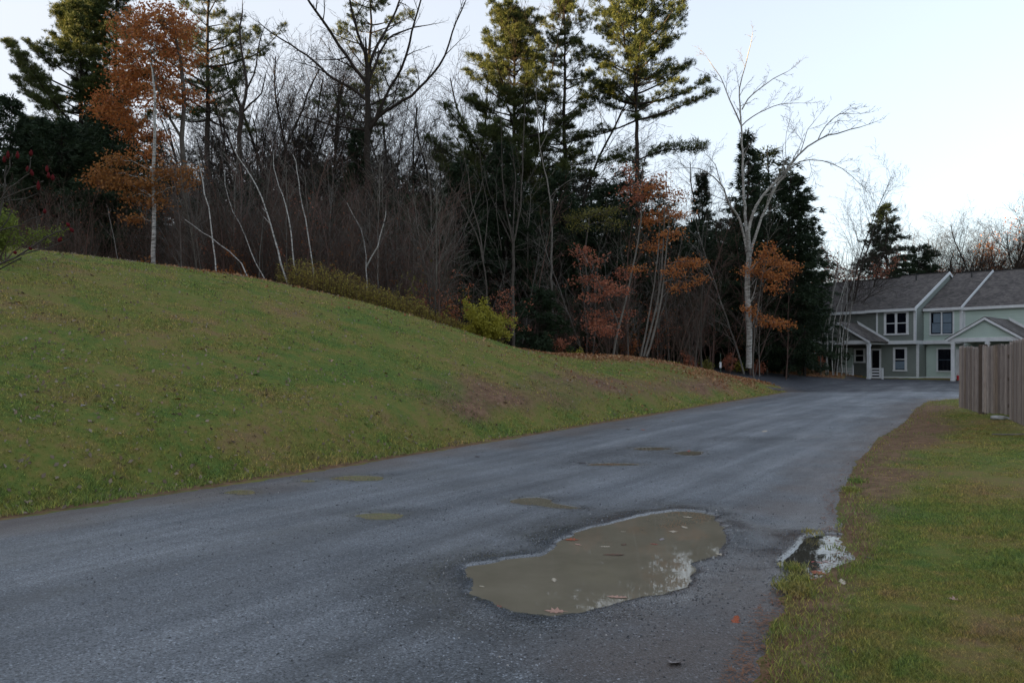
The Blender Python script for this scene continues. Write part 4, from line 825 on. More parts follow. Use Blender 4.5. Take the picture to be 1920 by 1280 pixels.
stems_tree('birch_tree', 'straight pale spotted stem with golden orange leafy boughs below the red oak crown', 'tree', gp(288, 29), [([(288, 498), (290, 440), (287, 370), (289, 300), (291, 235), (290, 200), (288, 150)], 29, 29, .085, .035)],
    .085, M['birch'], 8, twig=(.3, .15, 1.2, .9, FT), clusters=[(c[0], c[1], c[2], c[3], c[4], 0) for c in oakc[18:25] + oakc[27:]], leafmat=M['gold_oak'], leafsize=.14)
y_ = 37.5
stems_tree('maple_tree', 'slender leaning stem with drooping dull orange sprays, left of the clump of pale stems', 'tree', gp(1150, y_), [([(1150, 668), (1158, 620), (1172, 570), (1186, 505), (1196, 455), (1203, 395), (1205, 330)], y_, y_ - .3, .06, .02), ([(1160, 610), (1140, 560), (1120, 525), (1092, 480)], y_, y_ - 1.6, .025, .01)],
    .06, M['bark_pale'], 9, twig=(.2, .2, 1., .9, FT), clusters=[(1088, 472, 16, 12, 150), (1112, 488, 22, 9, 170), (1105, 525, 28, 10, 220), (1135, 538, 22, 12, 200), (1158, 548, 24, 8, 170), (1122, 555, 24, 9, 150), (1112, 600, 18, 10, 190), (1138, 618, 30, 12, 260), (1125, 590, 26, 8, 170), (1172, 508, 14, 12, 110), (1170, 590, 14, 8, 70), (1195, 380, 16, 20, 150), (1185, 345, 20, 16, 150), (1175, 320, 14, 12, 90)], leafmat=M['pink_leaf'], leafsize=.16)
stems_tree('maple_tree', 'clump of three pale stems with rusty leaves above, under the broad pine', 'tree', gp(1208, y_), [([(1202, 668), (1215, 600), (1226, 540), (1232, 490), (1236, 440)], y_, y_, .055, .02), ([(1207, 668), (1222, 610), (1238, 530), (1243, 460), (1246, 400), (1250, 350)], y_, y_ + .4, .06, .018), ([(1212, 668), (1228, 620), (1240, 560), (1246, 500), (1254, 420)], y_, y_ - .5, .06, .018)],
    .06, M['bark_pale'], 10, twig=(.25, .25, 1.3, .9, FT), clusters=[(1240, 340, 18, 16, 180), (1218, 362, 22, 14, 220), (1262, 370, 22, 16, 220), (1245, 400, 24, 14, 220), (1225, 420, 22, 12, 190), (1255, 440, 24, 10, 190), (1270, 408, 18, 12, 140), (1280, 495, 24, 9, 210), (1305, 490, 18, 7, 130), (1262, 510, 18, 10, 150), (1268, 540, 14, 8, 90), (1240, 460, 20, 10, 140), (1310, 520, 10, 16, 90), (1205, 465, 14, 9, 90), (1198, 500, 14, 9, 90), (1285, 530, 14, 8, 60)], leafmat=M['oak'], leafsize=.15)
y_ = 41.
stems_tree('oak_tree', 'young oak holding bright rust leaves, right against the white birch trunk', 'tree', gp(1414, y_), [([(1412, 688), (1414, 640), (1418, 600), (1424, 560), (1432, 510), (1440, 480)], y_, y_ - .5, .035, .012), ([(1414, 640), (1418, 600), (1408, 585), (1402, 578)], y_, y_ - .5, .02, .01), ([(1415, 600), (1430, 600), (1450, 605)], y_, y_ - 1, .02, .01)],
    .035, M['bark_pale'], 11, clusters=[(1440, 470, 14, 14, 190), (1425, 490, 16, 12, 170), (1455, 490, 16, 12, 210), (1480, 500, 16, 10, 200), (1440, 515, 22, 9, 230), (1460, 520, 16, 8, 150), (1450, 540, 14, 7, 130), (1412, 505, 10, 9, 80), (1404, 580, 12, 5, 90), (1420, 592, 16, 6, 130), (1445, 604, 20, 6, 190), (1468, 608, 12, 6, 120), (1392, 508, 8, 8, 50)], leafmat=M['oak'], leafsize=.17)
stems_tree('maple_tree', 'tree with pale olive green leaves high between the hemlocks, left of the rust-leaved clump', 'tree', gp(1100, 43), [([(1100, 660), (1102, 560), (1098, 480), (1104, 410)], 43, 43, .07, .03)], .07, M['bark'], 12,
    clusters=[(1075, 408, 26, 10, 240), (1105, 398, 26, 10, 240), (1130, 402, 26, 12, 240), (1150, 420, 20, 10, 150), (1090, 425, 26, 8, 140), (1160, 395, 14, 10, 90)], leafmat=M['olive'], leafsize=.13)
# ------------------------------------------------------------------ bare grey maples, fanning stems
y_ = 35.
stems_tree('maple_tree', 'bare grey maple with many stems fanning upward from one trunk behind the yellow bush', 'tree', gp(962, y_), [([(962, 650), (961, 560), (962, 500), (962, 452)], y_, y_, .075, .06), ([(961, 456), (948, 390), (942, 330), (940, 260), (938, 210)], y_, y_ - .8, .035, .012), ([(962, 454), (964, 390), (966, 340), (963, 290)], y_, y_ + 1, .035, .012),
    ([(963, 454), (975, 390), (980, 320), (982, 250), (984, 190)], y_, y_ + .3, .045, .014), ([(962, 460), (925, 380), (905, 320)], y_, y_ + 1.2, .025, .01), ([(962, 465), (1005, 450), (1030, 445)], y_, y_ - 1, .015, .008), ([(962, 470), (1000, 462), (1045, 452)], y_, y_ - .5, .012, .008)], .075, M['bark'], 13, twig=(.15, .45, 1.5, .6, FT))
stems_tree('maple_tree', 'bare grey maple leaning out to the left with long fanned limbs above the yellow bush', 'tree', gp(915, y_ + 1), [([(918, 640), (912, 540), (906, 487), (893, 440), (870, 390), (845, 350), (815, 310)], y_ + 1, y_, .05, .012), ([(907, 490), (898, 430), (885, 380), (878, 330), (868, 285)], y_ + 1, y_ + 1.5, .04, .01), ([(896, 445), (840, 415), (800, 410)], y_ + .5, y_ - .5, .02, .008), ([(906, 480), (915, 400), (905, 340), (900, 280)], y_ + 1, y_ + 2, .025, .01), ([(915, 560), (870, 520), (830, 490), (790, 450)], y_ + 1, y_ - 1, .025, .008), ([(940, 470), (932, 400), (930, 330)], y_ + 1.2, y_ + 1.5, .02, .008)], .05, M['bark'], 14, twig=(.2, .5, 1.4, .6, FT))
stems_tree('bare_tree', 'pale bare tree with wavy upper stem right of the grey many-stemmed maple', 'tree', gp(1030, 40), [([(1036, 650), (1034, 520), (1034, 420), (1030, 370), (1022, 320), (1012, 280), (1008, 220), (1004, 160)], 40, 40.5, .07, .015), ([(1030, 372), (1050, 350), (1075, 335), (1100, 345)], 40, 39, .02, .008), ([(1012, 280), (1030, 240), (1045, 200)], 40, 40, .025, .008)], .07, M['bark_pale'], 15, twig=(.35, .4, 1.3, .8, FT))
# ------------------------------------------------------------------ slim birches leaning out over the lawn
SB = dict(rmin=.006, levels=2, seg=[.6, .3, .22], up=[.02, .04, .03], wander=[.05, .12, .15], n=[1.7, 2.2], start=[.3, .2], len=[.42, .5], ang=[42, 40], rad=[.42, .5])
SLIM = [([(541, 535), (520, 470), (500, 400), (482, 350), (460, 315), (438, 280), (428, 235)], .055, 'slim white birch leaning left, longest of the birches in the thicket'),
    ([(561, 540), (548, 470), (540, 410), (530, 365), (519, 335), (512, 290)], .045, 'slim white birch second from the right in the leaning thicket birches'),
    ([(591, 535), (583, 470), (572, 410), (562, 365), (558, 320), (550, 290)], .045, 'slim white birch standing rightmost of the leaning thicket birches, just left of the goldenrod'),
    ([(405, 512), (398, 450), (389, 390), (380, 340), (371, 300), (362, 250)], .04, 'slim upright white birch behind the crest, nearest the red oak'),
    ([(470, 528), (452, 495), (430, 470), (394, 445), (365, 425), (332, 400)], .035, 'thin pale stem bowed far over to the left above the crest of the lawn'),
    ([(500, 530), (470, 470), (450, 420), (427, 370), (418, 300)], .03, 'thin birch with a wavy stem left of the longest leaning birch'),
    ([(688, 545), (686, 480), (676, 430), (650, 380)], .04, 'pale forked young tree rising from the goldenrod'),
    ([(222, 492), (214, 450), (205, 410), (203, 395)], .025, 'thin crooked pale sapling at the crest left of the red oak')]
for i, (P, r, lab) in enumerate(SLIM):
    y_ = [27.8, 28.2, 28.6, 27.2, 27.0, 28.5, 29.5, 26.5][i]; r *= .66; st = [(P, y_, y_ + 1.0, r, .010)]
    if i not in (4, 6, 7): (xa, ya), (xb, yb) = P[-2], P[-1]; st.append(([(xb, yb), (xb + (xb - xa) * .8, yb - 50), (xb + (xb - xa) * 1.3, yb - 105)], y_ + 1, y_ + 1.3, .010, .005))
    if i == 6: st.append(([(687, 500), (708, 460), (718, 420), (724, 395)], y_, y_, .03, .01))
    stems_tree('birch_tree' if i not in (4, 7) else 'sapling', lab, 'tree' if i not in (4, 7) else 'sapling', gp(P[0][0], y_), st, r, M['birch'] if i != 7 else M['bark_pale'], 60 + i, twig=(.35, .35, 1.1, .7, SB))
# ------------------------------------------------------------------ bare trees behind, seen against the sky
BG = []
for i, (H, r, fk) in enumerate([(13, .11, 0), (14, .12, 0), (12, .09, 3), (13, .10, 2)]):
    W = bare_wood(80 + i, H, r, (rs_.gauss(0, .05), 0), DEC, fk); BG.append((tree_obj('bare_tree', 'x', 'tree', (0, 0, 0), W, M['bark_dark']), H))
bgs = [(408, 50, 60), (500, 55, 75), (520, 57, 60), (545, 49, 90), (590, 56, 110), (640, 58, 150), (745, 56, 190), (772, 50, 130), (800, 46, 140), (828, 58, 200), (425, 58, 130), (475, 62, 110), (610, 50, 180), (560, 60, 120), (720, 60, 200), (575, 48, 190), (530, 62, 160), (395, 60, 150), (445, 55, 170), (490, 50, 200), (535, 66, 120), (580, 64, 150), (605, 58, 210), (655, 55, 190), (760, 64, 170), (790, 60, 210), (815, 56, 160), (845, 52, 230), (875, 62, 170),
       (915, 58, 130), (1010, 56, 60), (1110, 60, 150), (1285, 60, 310), (1335, 58, 300), (1350, 62, 340), (1300, 52, 330)]
ub = [False] * 4
for i, (px, y, top) in enumerate(bgs):
    k = i % 4; b = gp(px, y); H = EYE + (HY - top) / F * y - b[2]
    _lp = [None]; _lp[0] = place(BG[k][0], px, y, H / BG[k][1], rs_.random() * 6.28, 'bare leafless tree standing deep in the wood behind the thicket', 'bare trees deep in the wood', first=not ub[k]); ub[k] = True; CROWD.append((px, _lp[0], 'distant leafless tree', 'behind'))
spec = [(1556, 60, 330, 'bare tree with upswept twigs behind the hemlock left of the sage townhouse'), (1605, 64, 345, 'airy bare tree above the left end of the sage townhouse roof'), (1858, 82, 335, 'tallest bare birch rising behind the mint townhouse roof'), (1830, 86, 410, 'crooked bare tree left of the tall birch behind the mint townhouse'), (1798, 84, 420, 'dark bushy bare tree behind the middle roof of the townhouses'), (1960, 78, 300, 'bare tree at the right edge with long limbs leaning left')]
for i, (px, y, top, lab) in enumerate(spec):
    k = [2, 3, 0, 1, 2, 3][i]; b = gp(px, y); H = EYE + (HY - top) / F * y - b[2]; o = place(BG[k][0], px, y, H / BG[k][1], 1.3 * i, lab); 
    if 'group' in o: del o['group']
for i in range(34):
    px = 1735 + 245 * i / 33 + rs_.uniform(-8, 8); y = rs_.uniform(88, 104); top = rs_.uniform(425, 480); b = gp(px, y); H = EYE + (HY - top) / F * y - b[2]
    o = place(BG[i % 4][0], px, y, H / BG[i % 4][1], rs_.random() * 6.28, 'distant bare tree in the row showing over the townhouse roofs', 'bare trees beyond the townhouses'); CROWD.append((px, o, 'distant bare tree', 'showing above'))
rng = np.random.default_rng(50)
for i, (px, y, top, lab) in enumerate([(1905, 92, 448, 'distant orange-leaved tree at the right edge above the mint roof'), (1872, 95, 462, 'small distant rust-leaved tree left of the orange one above the mint roof'), (1712, 92, 466, 'distant tree with salmon leaves beside the spruce behind the roofs'), (1620, 70, 470, 'brown-leaved tree behind the left end of the sage townhouse roof')]):
    b = gp(px, y); H = EYE + (HY - top) / F * y - b[2]; W = bare_wood(120 + i, H, .12, (0, 0), DEC, 3); S_ = np.array(W.sites); S_ = S_[(S_[:, 2] > H * .55)]; S_ = S_[rng.random(len(S_)) < 3500 / len(S_)]
    tree_obj('maple_tree', lab, 'tree', b, W, M['bark'], leaves_mesh('crown', S_ + rng.normal(size=S_.shape) * .2, .24, rng), M['oak'] if i < 2 else M['pink_leaf'])
# ------------------------------------------------------------------ thicket of saplings behind the crest and under the pines
TH = dict(rmin=.006, levels=2, seg=[.5, .3, .22], up=[.01, .07, .05], wander=[.05, .09, .12], n=[3.0, 4.2], start=[.12, .1], len=[.40, .5], ang=[36, 40], rad=[.42, .5])
SP = []
for i in range(7):
    W = bare_wood(200 + i, 6.0, .034 if i < 5 else .042, (rs_.gauss(0, .07), rs_.gauss(0, .05)), TH, [0, 3, 2, 4, 0, 3, 0][i]); SP.append(tag(link('sapling', W.mesh('sapling'), [M['twig_red'], M['bark'], M['bark_pale'], M['twig_red'], M['bark_pale'], M['twig'], M['bark']][i]), 'x', 'sapling'))
us = [False] * 7
def sapl(px, y, top, lab, grp, lean=0):
    k = rs_.randrange(7); b = gp(px, y); H = EYE + (HY - top) / F * y - b[2]; s = max(.2, H / 6.0); o = place(SP[k], px, y, s, rs_.random() * 6.28, lab, grp, first=not us[k], tilt=lean); us[k] = True; CROWD.append((px, o, {'bare saplings in the thicket': 'bare brown sapling', 'bare saplings under the evergreens': 'bare shaded sapling', 'bare saplings at the far left': 'bare sapling in shadow'}[grp], 'nearest'))
for i in range(165):
    px = rs_.uniform(325, 850); t_ = (px - 325) / 525; y = rs_.uniform(28.5, 41) + 1.5 * t_; top = rs_.uniform(255, 420) + (35 if px > 640 else 0)
    sapl(px, y, top, 'thin bare brown sapling in the dense thicket behind the crest of the lawn', 'bare saplings in the thicket', rs_.uniform(-.22, .08))
for i in range(75):
    px = rs_.uniform(800, 1500); y = rs_.uniform(38.5, 50); top = rs_.uniform(360, 560)
    sapl(px, max(y, 44 if px > 1330 else 0), top, 'thin bare sapling in the shade of the evergreens between the yellow bush and the townhouse', 'bare saplings under the evergreens', rs_.uniform(-.12, .12))
for i in range(30):
    px = rs_.uniform(-10, 330); y = rs_.uniform(28, 36); top = rs_.uniform(330, 450)
    sapl(px, y, top, 'thin bare sapling in the dark under the left-hand evergreens', 'bare saplings at the far left', 0)
for i, px in enumerate([1540, 1552, 1560, 1566, 1570, 1575, 1579, 1546, 1584]):
    y = 50.2 + .25 * i; P = [(px + rs_.uniform(-3, 3), 703), (px + (4 if i > 2 else 0), 640), (px + rs_.uniform(5, 18), 570), (px + rs_.uniform(14, 50), 480 + rs_.uniform(-30, 30))]
    stems_tree('birch_tree', 'slim pale birch stem in the clump rising in front of the sage townhouse porch', 'tree', gp(P[0][0], y), [(P, y, y - .5, .04, .012)], .04, M['birch'] if i % 3 else M['bark_pale'], 300 + i, twig=(.35, .4, 1.5, .6, SB), group='slim birches in front of the sage townhouse'); CROWD.append((px, LASTT[0], 'slim pale birch stem', 'standing in'))
# leafy colour inside the shade: shrubs with few leaves
LASTO = [None]
def shrub(name, label, px, y, h, w, mat, n, seed, size=.08, stems=7, bark='twig', flat=.8, group=None):
    b = gp(px, y); rn = random.Random(seed); W = Wood(); S2 = dict(levels=2, seg=[.25, .18, .14], up=[.05, .08, .05], wander=[.09, .14, .16], n=[5 / max(h, .3), 8 / max(h, .3)], start=[.15, .1], len=[.55, .5], ang=[40, 42], rad=[.5, .6])
    for i in range(stems): a = rn.random() * 6.28; sp = rn.uniform(.1, 1.) * w / h; q0 = (rn.gauss(0, w * .12), rn.gauss(0, w * .12), 0); W.seg((0, 0, -.03), (q0[0], q0[1], .01), .012, .012); grow(W, rn, q0, (sp * math.cos(a), sp * math.sin(a), 1), h * rn.uniform(.65, 1.05), .012 + .006 * h, 0, S2)
    rng = np.random.default_rng(seed); S_ = np.array(W.sites); S_ = S_[rng.integers(0, len(S_), n)] + rng.normal(size=(n, 3)) * .07; S_[:, 2] = np.maximum(S_[:, 2], .05)
    LASTO[0] = tree_obj(name, label, 'shrub', b, W, M[bark], leaves_mesh('foliage', S_, size, rng, .6, .2), M[mat], group, wood='branches', crown='foliage'); return LASTO[0]
shrub('bush', 'bright yellow-green bush at the edge of the lawn below the grey maple', 914, 29.9, 1.55, 1.75, 'yellow', 12000, 1, .085, 26)
shrub('bush', 'tuft of scarlet leaves on top of the yellow-green bush', 935, 30.9, 2.1, .9, 'pink_leaf', 500, 2, .09, 6)
shrub('bush', 'small bush with pinkish red leaves above the goldenrod, left of the yellow bush', 787, 30.0, 1.5, .5, 'pink_leaf', 1100, 3, .08, 8)
shrub('bush', 'yellow-green shrub beside the pinkish red bush', 805, 30.1, 1.15, .5, 'yellow', 500, 4, .07, 7)
for i, (px, y, h, w, mt, n, lab) in enumerate([(1238, 39.6, .55, .8, 'yellow', 900, 'low bright yellow-green shrub at the foot of the clump of pale stems'), (1270, 40.2, .6, .7, 'yellow', 900, 'low yellow-green shrub left of the small scarlet shrub'), (1292, 40.6, 1.1, .5, 'pink_leaf', 700, 'small scarlet-leaved shrub in the shade left of the marker post'), (1325, 42, .7, .6, 'olive', 500, 'low olive shrub just left of the marker post'),
        (1150, 37.8, .5, .6, 'pink_leaf', 300, 'low red seedling at the foot of the leaning orange-leaved stem'), (1050, 37, 1.2, .9, 'pink_leaf', 500, 'sparse reddish shrub right of the low green hemlock'), (1078, 37.4, .6, .5, 'yellow', 300, 'low yellowish shrub between the green hemlock and the leaning stem'), (1365, 44, 1.3, .6, 'pink_leaf', 500, 'reddish shrub right of the marker post by the driveway'), (1425, 45.5, .8, .8, 'pink_leaf', 500, 'low red shrub at the foot of the white birch'), (1390, 45.2, .8, .4, 'yellow', 250, 'small yellow-orange plant at the base of the white birch'),
        (1500, 51.5, 2.0, .9, 'pink_leaf', 900, 'tall dull red shrub left of the slim birch clump by the townhouse'), (1535, 51.8, 1.6, 1.0, 'pink_leaf', 900, 'bushy dull red shrub at the foot of the slim birch clump'), (1455, 49.5, .9, .8, 'olive', 400, 'low olive bush by the driveway left of the red shrubs'), (270, 29, 1.0, .8, 'gold_oak', 250, 'small orange-leaved seedling in the dark behind the crest under the oak'), (470, 29.5, 1.2, 1.2, 'oak', 700, 'low rusty-leaved oak scrub behind the crest, left of the leaning birches'), (440, 29.2, 1.0, 1.0, 'oak', 500, 'low rusty scrub nearest the slim upright birch'), (635, 30, 2.9, .6, 'gold_oak', 220, 'sparse orange-leaved sapling in the thicket above the goldenrod'), (560, 31, 5.2, 1.6, 'pink_leaf', 260, 'sparse sapling with a few crimson leaves high in the thicket'), (700, 32, 4.0, 1.5, 'oak', 350, 'thin sapling with scattered rusty leaves right of the forked pale tree'), (820, 33, 2.6, 1.4, 'oak', 350, 'sparse rusty-leaved sapling behind the pinkish red bush')]):
    shrub('shrub', lab, px, y, h, w, mt, n, 400 + i, .10, 6)
CR2 = []
for i in range(26):
    px = rs_.uniform(340, 850) if i < 17 else rs_.uniform(1010, 1500); y = rs_.uniform(29.5, 36) if i < 17 else rs_.uniform(40, 44); mt = rs_.choice(['oak', 'pink_leaf', 'pink_leaf', 'olive']); 
    if px > 1330: y = rs_.uniform(46.5, 48)
    shrub('sapling', 'x', px, y, rs_.uniform(1.4, 4.6), rs_.uniform(.5, 1.3), mt, int(rs_.uniform(120, 420)), 700 + i, .10, 4, bark=rs_.choice(['twig', 'bark', 'twig_red']), group='young trees holding a few leaves'); o = LASTO[0]; o['category'] = 'sapling'
    CROWD.append((px, o, {'oak': 'rusty-leaved sapling', 'pink_leaf': 'dull red-leaved sapling', 'olive': 'olive-leaved sapling'}[mt], 'nearest'))
# ------------------------------------------------------------------ brushwood and goldenrod: masses nobody could count
rn = random.Random(77); W = Wood(); US2 = dict(levels=2, seg=[.4, .28, .2], up=[.03, .08, .05], wander=[.07, .12, .14], n=[2.2, 3.4], start=[.2, .15], len=[.5, .5], ang=[36, 40], rad=[.5, .6])
for i in range(1300):
    px = rn.uniform(-40, 1480) if i % 3 else rn.uniform(330, 850); y = rn.uniform(29, 42) if px < 850 else rn.uniform(39, 50)
    if px > 1300: y = rn.uniform(47, 54)
    b = gp(px, y)
    if asd(np.array(b[0]), np.array(b[1])) > -1: continue
    t_, s_ = ts(b[0], b[1]); 
    if s_ < np.interp(t_, TC, WC) + .9 and y < 47: continue
    grow(W, rn, b, (rn.gauss(0, .22), rn.gauss(0, .15), 1), rn.uniform(1.4, 4.2), .016, 0, US2)
tag(link('undergrowth', W.mesh('undergrowth'), M['twig']), 'tangle of bare reddish brown brush filling the wood at ground level', 'undergrowth', kind='stuff')
S_ = np.array(W.sites); rng = np.random.default_rng(9); S_ = S_[rng.random(len(S_)) < .16]
tag(link('foliage', leaves_mesh('foliage', S_ + rng.normal(size=S_.shape) * .05, .09, rng), foliage_mat('withered_leaves', [(.06, .03, .02), (.12, .05, .03), (.20, .08, .04)], .2, .8)), 'withered brown leaves still hanging in the brush', 'dead leaves', kind='stuff')
W = Wood(); LP = []; rng = np.random.default_rng(12)
for i in range(4200):
    u = rn.random() ** .8; t0 = 14.9 + 6.6 * u; s0 = float(np.interp(t0, TC, WC)) + rn.uniform(-.75, .9); xx = AX + DX * t0 - DY * s0; yy = AY + DY * t0 + DX * s0; b = (xx, yy, GZ(xx, yy)); px = CX + F * xx / yy; h = rn.uniform(.5, 1.2) * (1.05 if px < 690 else .85) * (1 if px < 800 else .8); lx, ly = rn.gauss(0, .12), rn.gauss(0, .1)
    e = (b[0] + lx * h, b[1] + ly * h, b[2] + h); W.seg(b, e, .006, .003); k = 9
    for j in range(k): f = .25 + .75 * rn.random(); LP.append((b[0] + lx * h * f + rn.gauss(0, .05), b[1] + ly * h * f + rn.gauss(0, .05), b[2] + h * f))
g_ = tag(link('weeds', W.mesh('weeds'), simple_mat('weed_stalks', (.12, .08, .045), (.08, .05, .03), 3)), 'strip of tall fading goldenrod and weeds along the edge of the lawn', 'weeds', kind='stuff')
link('foliage', leaves_mesh('foliage', np.array(LP), .085, rng, .35), foliage_mat('fading_weed_leaves', [(.20, .115, .045), (.29, .21, .055), (.36, .32, .07), (.24, .25, .06)], .3, .8, .35), g_)
# ------------------------------------------------------------------ sumac and green bush close by at the left edge
y_ = 15.
SU = [([(-60, 560), (-20, 470), (0, 400), (8, 350), (12, 310)], 15, 15, .03, .014), ([(-30, 480), (0, 374), (30, 345), (55, 325)], 15, 14.6, .018, .012), ([(-10, 380), (40, 360), (70, 345), (82, 338)], 15, 14.4, .016, .010), ([(-10, 378), (45, 372), (70, 362)], 15, 15.4, .014, .01), ([(10, 330), (20, 300), (25, 290)], 15, 15, .014, .01),
      ([(-60, 520), (0, 495), (50, 470), (90, 445), (120, 430), (128, 425)], 14.4, 14.0, .022, .010), ([(40, 478), (90, 463), (130, 445), (141, 435)], 14.2, 14, .014, .009), ([(-30, 440), (10, 430), (60, 410), (82, 402)], 14.6, 14.2, .014, .008), ([(50, 325), (58, 305), (60, 295)], 14.6, 14.6, .012, .009), ([(0, 430), (20, 395), (48, 370)], 14.6, 14.6, .012, .008)]
su = stems_tree('sumac', 'bare staghorn sumac with dark red seed cones leaning in from the left edge', 'shrub', gp(-60, 15), SU, .03, M['bark'], 16, twig=None)
def cone(px, py, y, h=.17, tilt=0):
    o = np.array(su.location); c = np.array(at(px, py, y)) - o; mb = MB(); n = 7; rs2 = random.Random(int(px * 7 + py)); d = np.array([tilt, 0, 1.]); d /= np.linalg.norm(d)
    h *= .72; mb.tube([tuple(c + d * h * (i / n - .4)) for i in range(n + 1)], [.010 + .024 * math.sin(math.pi * (i / n) ** .75) * rs2.uniform(.8, 1.2) for i in range(n + 1)], 7); mb.build('seed_cone', M['sumac_red'], su, True)
for c in [(15, 292, 15, .22), (8, 300, 15, .18), (33, 292, 14.9, .2), (58, 288, 14.6, .16, .1), (52, 318, 14.6, .16), (60, 325, 14.6, .18, -.3), (88, 318, 14.4, .18), (91, 330, 14.4, .16), (99, 334, 14.4, .16), (72, 350, 14.5, .24), (84, 397, 14.2, .12), (135, 432, 14, .16, -.8), (128, 422, 14, .12, -.6), (112, 450, 14, .14, .8), (57, 466, 14.2, .1, .9), (28, 474, 14.2, .08, .9)]: cone(*c)
shrub('bush', 'fresh green leafy bush at the left edge beneath the sumac', -12, 17, 1.35, 1.25, 'green_leaf', 6500, 17, .055, 16)
# ------------------------------------------------------------------ grass blades
def blades(name, x, y, h, w, rng, mat, label, lean=.5):
    n = len(x); z = zbase(x, y) + .02; a = rng.uniform(0, 6.283, n); b = rng.uniform(0, 6.283, n); l = lean * rng.uniform(.2, 1.3, n) * h
    P = np.stack([x, y, z], -1); s = np.stack([np.cos(a), np.sin(a), 0 * a], -1) * (w * .5)[:, None]; d = np.stack([np.cos(b) * l, np.sin(b) * l, h], -1)
    m_ = P + d * np.array([.45, .45, .62]); t = P + d
    V = np.stack([P - s, P + s, m_ + s * .75, m_ - s * .75, t], 1).reshape(-1, 3); i = np.arange(n)[:, None] * 5
    Fq = np.concatenate([i + np.array([[0, 1, 2]]), i + np.array([[0, 2, 3]]), i + np.array([[3, 2, 4]])])
    return tag(link(name, np_mesh(name, V, Fq, 3), mat), label, 'grass', kind='stuff')
gbm, N, L, B = new_mat('grass_blades'); isl = N.new('ShaderNodeNewGeometry').outputs['Random Per Island']
gc = mixc(N, L, 1.0, grass_colour(N, L), ramp(N, L, isl, [(0, (.45, .47, .45)), (.5, (1.0, 1.0, .95)), (.85, (1.5, 1.4, 1.15)), (1, (2.4, 2.0, 1.6))]), 'MULTIPLY')
L.new(gc, B.inputs['Base Color']); B.inputs['Roughness'].default_value = .55; B.inputs['Specular IOR Level'].default_value = .3
t = N.new('ShaderNodeBsdfTranslucent'); L.new(gc, t.inputs['Color']); mx = N.new('ShaderNodeMixShader'); mx.inputs[0].default_value = .3
L.new(B.outputs[0], mx.inputs[1]); L.new(t.outputs[0], mx.inputs[2]); L.new(mx.outputs[0], N['Material Output'].inputs['Surface'])
rng = np.random.default_rng(31)
def cand(n, px0, px1, d0, d1, pw):
    u = rng.random(n); y = (d0 ** (1 - pw) + u * (d1 ** (1 - pw) - d0 ** (1 - pw))) ** (1 / (1 - pw)); px = rng.uniform(px0, px1, n); return (px - CX) / F * y, y
x, y = cand(640000, 1180, 2050, 3.1, 31, 1.5); x2, y2 = cand(130000, 2050, 4200, 1.5, 28, .9); x, y = np.concatenate([x, x2]), np.concatenate([y, y2])
rs = rsd(x, y); nz = fbm(x * 1.3, y * 1.3, 3); so = soil_mask(x, y); k = (rs > .02 + .16 * nz + rng.exponential(.05, len(x))) & (rng.random(len(x)) > so * .93) & (rng.random(len(x)) < .55 + 1.1 * sstep(-.35, .3, nz))
x, y = x[k], y[k]; h = (.016 + .030 * rng.random(len(x)) ** 1.6) * (1 + .8 * fbm(x * 2.4, y * 2.4, 2)); blades('grass', x, y, np.maximum(h, .02), .0022 + .00062 * y, rng, gbm, 'patchy green and straw coloured grass right of the road', .9)
x, y = cand(520000, -90, 1540, 6, 40, 1.15); x2, y2 = cand(90000, -1500, -90, 3, 30, 1.0001); x, y = np.concatenate([x, x2]), np.concatenate([y, y2]); t_, s_ = ts(x, y); W_ = np.interp(t_, TC, WC); so = soil_mask(x, y); li = litter_mask(x, y)
k = (s_ > .03 + rng.exponential(.05, len(x))) & (s_ < W_ + .9) & (asd(x, y) < -.03) & (rng.random(len(x)) > so * .6) & (rng.random(len(x)) > li * .93)
x, y, s_ = x[k], y[k], s_[k]; h = (.030 + .045 * rng.random(len(x)) ** 1.5) * .7 * (1 + .7 * fbm(x * 1.6, y * 1.6, 2)) * (1 + .7 * sstep(1.2, .3, s_)); blades('grass', x, y, np.maximum(h, .018), .004 + .0007 * y, rng, gbm, 'mown autumn grass covering the slope left of the road', .9)
# tufts standing in and beside the clear puddle
x = np.concatenate([rng.normal(PX(a, solve_y(b)), .05, 500) for a, b in [(1490, 1072), (1478, 1108), (1500, 1112), (1520, 1003), (1566, 1035), (1597, 922), (1607, 905), (1500, 1095)]]); y = np.concatenate([rng.normal(solve_y(b), .07, 500) for a, b in [(1490, 1072), (1478, 1108), (1500, 1112), (1520, 1003), (1566, 1035), (1597, 922), (1607, 905), (1500, 1095)]])
k = rng.random(len(x)) < np.repeat([.5, .6, .8, .2, .10, 1, .7, .8], 500); x, y = x[k], y[k]; blades('grass', x, y, .02 + .035 * rng.random(len(x)), .007 + 0 * x, rng, gbm, 'small green tufts growing out of the asphalt edge by the clear puddle', 1.)
